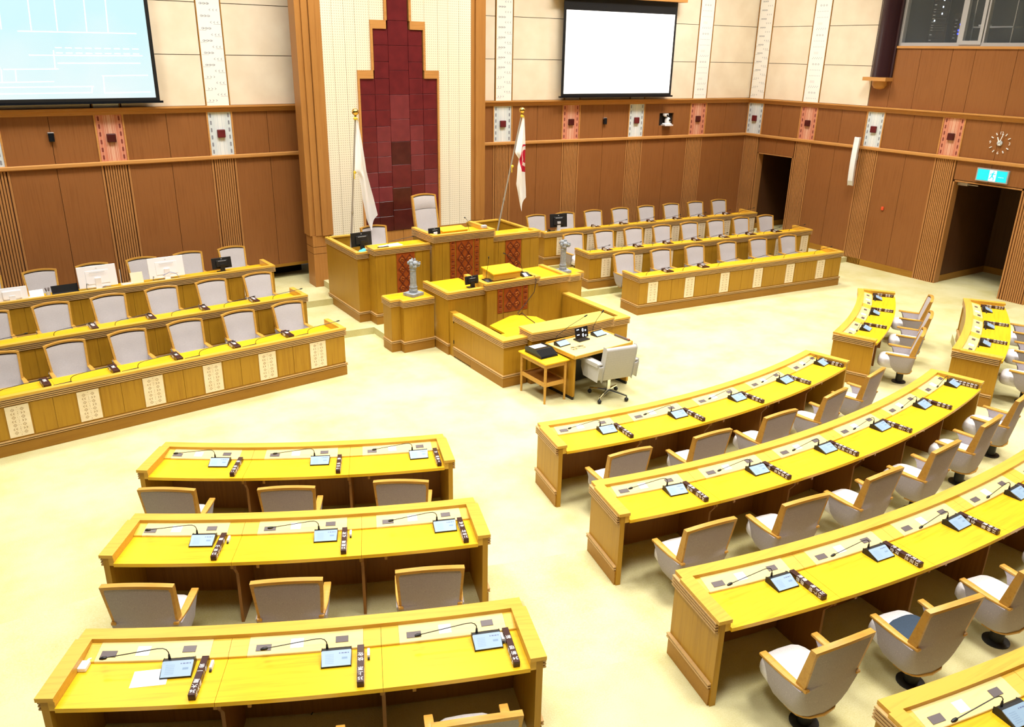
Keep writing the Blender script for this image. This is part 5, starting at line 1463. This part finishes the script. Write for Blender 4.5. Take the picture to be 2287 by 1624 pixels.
part('base_block', MB().prism_x([(-.05, 0), (.05, 0), (.05, .035), (-.05, .02)], -.10, .10), M['cream'], t); part('gooseneck', MB().tube([(0, .0, .03), (-.015, .0, .15), (-.04, .0, .26), (-.09, -.01, .31)], .004, 6), M['black'], t, smooth=True); part('microphone_head', MB().ball((-.10, -.012, .315), .014), M['black'], t)
tag(part('glass_block', MB().box(-.05, -.035, 0, .05, .035, .05), M['grey_plastic'], None, bevel=.006, loc=(.52, 13.20, 1.678)), 'small grey glass block on the right corner of the central desk', 'block')
monitor('small black monitor seen from behind on the left wing of the rostrum', (-.68, 11.60, 1.0505), R(4), .27, .14, .07, 'black', 'black', 'black monitors')
t = thing('gooseneck_microphone', 'gooseneck microphone on a black base left of the lectern box', 'microphone', (-.40, 11.55, 1.1185), R(0))
part('base_block', MB().prism_x([(-.10, 0), (.08, 0), (.08, .05), (.0, .055), (-.10, .012)], -.06, .06), M['black'], t, bevel=.004, segs=1); part('gooseneck', MB().tube([(0, .04, .05), (.01, .04, .16), (.05, .05, .34), (.055, .05, .40)], .004, 6), M['black'], t, smooth=True); part('microphone_head', MB().tube([(.055, .05, .40), (.05, .045, .435)], [.009, .011], 8), M['black'], t)
t = thing('gooseneck_microphone', 'gooseneck microphone leaning left over the lectern box', 'microphone', (.40, 11.60, 1.1185), R(0))
part('base_block', MB().prism_x([(-.10, 0), (.08, 0), (.08, .05), (.0, .055), (-.10, .012)], -.07, .07), M['black'], t, bevel=.004, segs=1); part('base_panel', MB().prism_x([(-.09, .018), (.0, .056), (.0, .058), (-.09, .020)], -.05, .02), M['paper'], t); part('gooseneck', MB().tube([(-.02, .04, .05), (-.03, .05, .16), (-.08, .06, .24), (-.36, .06, .42)], .004, 6), M['black'], t, smooth=True); part('microphone_head', MB().tube([(-.36, .06, .42), (-.41, .06, .445)], [.008, .012], 8), M['black'], t)
t = thing('microphone_cable', 'long dark cable hanging from the rostrum onto the pen desk', 'cable')
part('cable', MB().tube([(.44, 11.45, 1.13), (.455, 11.36, 1.17), (.45, 11.31, 1.10), (.41, 11.30, .9), (.22, 11.28, .72), (.02, 11.22, .60), (-.06, 11.05, .62), (-.13, 10.87, .72), (-.17, 10.65, .708), (-.22, 10.35, .706), (-.42, 10.20, .706), (-.62, 10.15, .706)], .006, 6), M['cable'], t, smooth=True)
# on the clerk's desk
for i, (x, y, lab, ang) in enumerate(((-.46, 9.27, 'left silver microphone unit with long stem on the clerk desk', 8), (.31, 9.36, 'right silver microphone unit with long stem on the clerk desk', 8))):
    t = thing('clerk_microphone', lab, 'microphone', (x, y, .7005), R(ang), 'clerk desk microphones')
    part('unit_body', MB().prism_x([(-.07, 0), (.07, 0), (.07, .055), (.03, .055), (-.07, .012)], -.105, .105), M['black'], t, bevel=.004, segs=1)
    part('unit_panel', MB().prism_x([(-.068, .0135), (.026, .054), (.024, .0585), (-.07, .018)], -.10, .10), M['unit_panel'], t)
    pts = [(-.08, .06, .05), (-.07, .05, .14), (.12, -.02, .28), (.34, -.10, .40)] if i == 0 else [(-.07, .06, .05), (-.07, .06, .12), (-.02, .04, .24), (.06, .02, .34)]
    part('gooseneck', MB().tube(pts, .004, 6), M['black'], t, smooth=True); e = Vector(pts[-1]); d = (e - Vector(pts[-2])).normalized()
    part('microphone_head', MB().tube([e, e + d * .02, e + d * .06], [.006, .012, .009], 8), M['black'], t)
t = thing('timer_display', 'black folding timer display showing two zeros on the clerk desk', 'display', (-.06, 9.30, .7005), R(6))
part('display_foot', MB().box(-.11, -.06, 0, .11, .08, .018), M['black'], t); dpn = part('display_panel', MB().box(-.13, -.008, -.085, .13, .008, .085), M['black_gloss'], t, bevel=.003)
dpn.matrix_local = Matrix.Translation((0, .02, .115)) @ Matrix.Rotation(R(-12), 4, 'X')
for z in (.035, -.045):
    text('0', .075, M['white_led'], dpn, frame((.02, -.009, z), (1, 0, 0), (0, 0, 1), (0, -1, 0)), name='digit'); text('分', .035, M['white_led'], dpn, frame((.075, -.009, z - .012), (1, 0, 0), (0, 0, 1), (0, -1, 0)), name='digit')
    text('発言残', .018, M['white_led'], dpn, frame((-.08, -.009, z + .02), (1, 0, 0), (0, 0, 1), (0, -1, 0)), name='caption')
t = thing('earphone_cord', 'tangled dark earphone cord on the pale clerk desk', 'cable', (-.33, 9.05, .701), R(4))
pts = []
for i in range(46):
    q = i * .55; pts.append((.10 * math.cos(q * .37) + .05 * math.sin(q), .05 * math.sin(q * .41) + .035 * math.cos(q * 1.1), .003 + .002 * (i % 3)))
part('cord', MB().tube(pts, .0022, 5), M['cable'], t)
tag(part('paper_note', MB().box(-.06, -.05, 0, .06, .05, .002), M['paper'], None, loc=(.43, 9.36, .7005), rz=R(10)), 'white paper note beside the right clerk microphone', 'paper')
t = thing('power_strip', 'dark power strip with red switches along the right edge of the clerk desk', 'power strip', (.525, 9.05, .7005), R(4)); part('strip_body', MB().box(-.015, -.16, 0, .015, .16, .028), M['outlet'], t); part('switch', MB().box(-.012, -.158, .028, .012, -.13, .032), M['red_light'], t)

# on the curved desks
def on_desk(key, a, d, z): r0, z0 = ROWS[key][:2]; return seat_frame(r0, z0 + TOP + z, a, d)


l_, r_ = on_desk('L3', -30.55, .27, .0005)
t = thing('charger_adapter', 'white charger plug with coiled cable at the left end of the nearest left desk', 'charger', l_, r_); part('adapter_body', MB().box(-.028, -.05, 0, .028, .03, .032), M['white_plastic'], t, bevel=.006); part('coiled_cable', MB().tube([(.0, .03, .015), (.01, .05, .02), (.02, .07, .012), (.015, .09, .018), (.03, .10, .01), (.0, .06, .012)], .008, 6), M['white_plastic'], t)
l_, r_ = on_desk('L3', -28.93 + .25, .40, .0003); tag(part('document_sheet', MB().box(-.12, -.06, 0, .10, .09, .0015), M['paper'], None, loc=l_, rz=r_ + R(6)), 'white sheet under the leftmost microphone unit of the nearest left desk', 'paper')
for key, a, nn in (('L3', -28.93, 36), ('L2', -30.48, 23), ('L2', -25.79, 22), ('L3', -24.87, 35), ('L3', -20.81, 34)):
    r0 = ROWS[key][0]; off = .41 if nn != 34 else .312
    l_, r_ = on_desk(key, a + math.degrees(off / r0), .31, .0005)
    t = thing('stamp_stick', 'small white stick beside a nameplate, %s, %s from left' % (NAMED[key], ORD[ROWS[key][5].index(nn)]), 'stick', l_, r_, 'white sticks by the nameplates'); part('stick_body', MB().box(-.008, -.035, 0, .008, .035, .03), M['paper'], t); part('stick_tip', MB().box(-.007, -.05, 0, .007, -.035, .012), M['black'], t)
# cushions on seats
l_, r_ = on_desk('C3', -7.25, .95, 0); z0 = ROWS['C3'][1]
mb = MB(); N = 22; vs = []
for z, sc in ((.412, .9), (.422, 1.0), (.440, .96), (.448, .7)):
    for i in range(N):
        q = 2 * math.pi * i / N; c, s = math.cos(q), math.sin(q); rr = 1 - .12 * max(0, math.cos(2 * q + 1.5)) + .05 * math.sin(3 * q)
        vs.append((.185 * sc * rr * math.copysign(abs(c) ** .6, c), (.045 + .175 * sc * rr * math.copysign(abs(s) ** .6, s)), z))
fs = [list(range(N))[::-1], [3 * N + i for i in range(N)]] + [(i * N + j, i * N + (j + 1) % N, (i + 1) * N + (j + 1) % N, (i + 1) * N + j) for i in range(3) for j in range(N)]
mb.add(vs, fs); tag(part('seat_cushion', mb, M['navy'], None, smooth=True, loc=(l_[0], l_[1], z0), rz=r_), 'dark navy cushion lying on a chair seat behind the third centre desk', 'cushion')
l_, r_ = on_desk('C2', -1.32, .95, 0); z0 = ROWS['C2'][1]
mb = MB(); N = 14; vs = []; K = 9
for i in range(K):
    u = -1 + 2 * i / (K - 1)
    for j in range(N):
        q = 2 * math.pi * j / N; th = .055 * (1 - abs(u) ** 3); bw = .165 * (1 - .25 * abs(u) ** 4)
        vs.append((.165 * u, -.10 + th * math.sin(q) - .05 * (math.cos(q)), .55 + bw * math.cos(q) * .9))
fs = [list(range(N))[::-1], [(K - 1) * N + i for i in range(N)]] + [(i * N + j, i * N + (j + 1) % N, (i + 1) * N + (j + 1) % N, (i + 1) * N + j) for i in range(K - 1) for j in range(N)]
mb.add(vs, fs); tag(part('back_pillow', mb, M['pink_cloth'], None, smooth=True, loc=(l_[0], l_[1], z0), rz=r_), 'white and pink flowered pillow against a chair back in the second centre row', 'pillow')

# ------------------------------------------------------------------ stone statues on the side blocks
for sg, x, y in ((-1, -1.53, 12.10), (1, 1.62, 12.12)):
    t = thing('dragon_pillar', 'grey stone pillar statue topped by a dragon head on the %s block' % ('left' if sg < 0 else 'right'), 'statue', (x, y, .917), R(20 if sg < 0 else -10), 'dragon pillars')
    part('base_slab', MB().box(-.13, -.12, 0, .13, .12, .05), M['stone'], t, bevel=.004)
    part('pillar_foot', MB().lathe([(.072, .05), (.072, .10), (.064, .11), (.070, .15), (.062, .16)], 8), M['stone'], t)
    part('pillar_shaft', MB().lathe([(.060, .16), (.055, .20), (.052, .42), (.060, .44), (.055, .46)], 10), M['stone'], t)
    hd = MB()
    for c, r, sc in (((0, 0, .49), .062, (1, 1, .9)), ((.03, -.03, .55), .058, (1.1, 1.0, .8)), ((.075, -.06, .535), .036, (1.2, 1, .7)), ((.07, -.055, .505), .03, (1.2, 1, .5)), ((-.02, .02, .58), .045, (1, 1, .9)), ((.02, .03, .60), .026, (.8, .8, 1.4)), ((.045, -.005, .60), .024, (.8, .8, 1.4)), ((.09, -.075, .565), .016, (1, 1, 1)), ((-.05, -.01, .53), .035, (.8, 1, 1.3)), ((.0, -.06, .50), .025, (1, 1, 1.4)), ((.045, -.065, .585), .013, (1, 1, 1)), ((-.045, .05, .56), .028, (1, 1, 1.2))):
        hd.ball(c, r, 10, 7, sc=sc)
    part('dragon_head', hd, M['stone'], t, smooth=True)

# ------------------------------------------------------------------ flags
def flag(label, base, top, side, m, zt, zt2, zb, x_of, group):
    t = thing('flag', label, 'flag', (0, 0, 0), 0, group)
    b, tp = Vector(base), Vector(top); d = (tp - b)
    part('pole', MB().tube([b, b + d * .35, tp], [.021, .017, .014], 10), M['steel'] if False else M['acrylic2'], t, smooth=True)
    part('pole_joint', MB().tube([b + d * .40, b + d * .415], .022, 10), M['gold2'], t)
    part('finial', MB().ball(tp + Vector((0, 0, .05)), .062, 18, 12).tube([tp - Vector((0, 0, .03)), tp + Vector((0, 0, .01))], .022, 10), M['gold'], t, smooth=True)
    part('tie_cord', MB().ball(tp - Vector((.015, .02, .06)), .035, 8, 6, sc=(1, .8, .9)).tube([tp - Vector((-.02, .03, .05)), tp - Vector((-.035, .03, .11))], .010, 6), M['yellow_cord'], t)
    pz = lambda z: b + d * ((z - b.z) / d.z)
    k = pz(zt2); part('tie_cord', MB().ball(k + Vector((.02, -.02, -.01)), .03, 8, 6).tube([k + Vector((0, -.03, 0)), k + Vector((.0, -.035, -.13))], .009, 6), M['yellow_cord'], t)
    NU, NV = 26, 44; vs = []; uvs = []
    for j in range(NV + 1):
        v = j / NV; z = zt + (zb - zt) * v
        xl, xr = x_of(v, pz(max(z, zt2)).x, z)
        w = xr - xl
        for i in range(NU + 1):
            u = i / NU; x = xl + w * u
            amp = min(.045, .012 + .18 * w)
            y = base[1] - .035 - amp * .5 + amp * math.sin(u * 8.5 + v * 1.6 + .4) * (.25 + .75 * u) * min(1, v * 4 + .15) + .02 * math.sin(v * 7 + u * 3)
            zz = z - (.10 + .16 * v * v) * (1 - abs(2 * u - .9)) * (v ** 3) - .03 * math.sin(u * 6) * v
            vs.append((x, y, zz)); uvs.append((u, v))
    fs = [(j * (NU + 1) + i, j * (NU + 1) + i + 1, (j + 1) * (NU + 1) + i + 1, (j + 1) * (NU + 1) + i) for j in range(NV) for i in range(NU)]
    mb = MB(); mb.add(vs, fs); o = part('cloth', mb, M[m], t, smooth=True, fix=False)
    ul = o.data.uv_layers.new(name='UVMap')
    hx = (zt - zb)
    for lp_ in o.data.loops:
        vx = o.data.vertices[lp_.vertex_index].co; ul.data[lp_.index].uv = ((vx.z - zb) / hx, (o['xr'] - vx.x) / hx * .9 if 'xr' in o else uvs[lp_.vertex_index][1])
    return o, vs, uvs


M['acrylic2'] = plain('flag_pole', (0.42, 0.37, 0.30), 0.35, 0.2); M['gold2'] = plain('pole_joint', (0.5, 0.45, 0.35), 0.3, 0.5)


def lin(v, pts):
    for (a, x), (b, y) in zip(pts, pts[1:]):
        if v <= b: return x + (y - x) * (v - a) / (b - a)
    return pts[-1][1]


def xl_left(v, px, z): return (px + lin(v, [(0, .005), (.50, .005), (.56, .08), (.8, .13), (1, .20)]), px + lin(v, [(0, .03), (.15, .09), (.5, .22), (.8, .34), (1, .40)]))


flag('plain white flag with gold ball hanging on the left dais pole', (-1.74, 14.40, .76), (-1.475, 14.40, 3.70), -1, 'flag_white', 3.62, 2.70, 1.85, xl_left, 'dais flags')


def xl_right(v, px, z): return (px + lin(v, [(0, .005), (.42, .0), (.50, .13), (.8, .10), (1, .20)]), 2.165 + .05 * v)


o, vs, uvs = flag('white flag with red ring emblem hanging on the right dais pole', (1.45, 14.40, .76), (2.13, 14.40, 3.66), 1, 'flag_emblem', 3.58, 2.62, 1.93, xl_right, 'dais flags')
ul = o.data.uv_layers['UVMap']
for lp_ in o.data.loops:      # emblem laid out from the outer edge of the cloth: u along the height, v inwards from the right edge
    c = o.data.vertices[lp_.vertex_index].co; i = lp_.vertex_index; j = i // 27
    z0_ = 3.58 + (1.93 - 3.58) * uvs[i][1]; ul.data[lp_.index].uv = ((z0_ - 1.93) / 1.65, (2.165 + .05 * uvs[i][1] - c.x) * 1.26)

flush_texts()
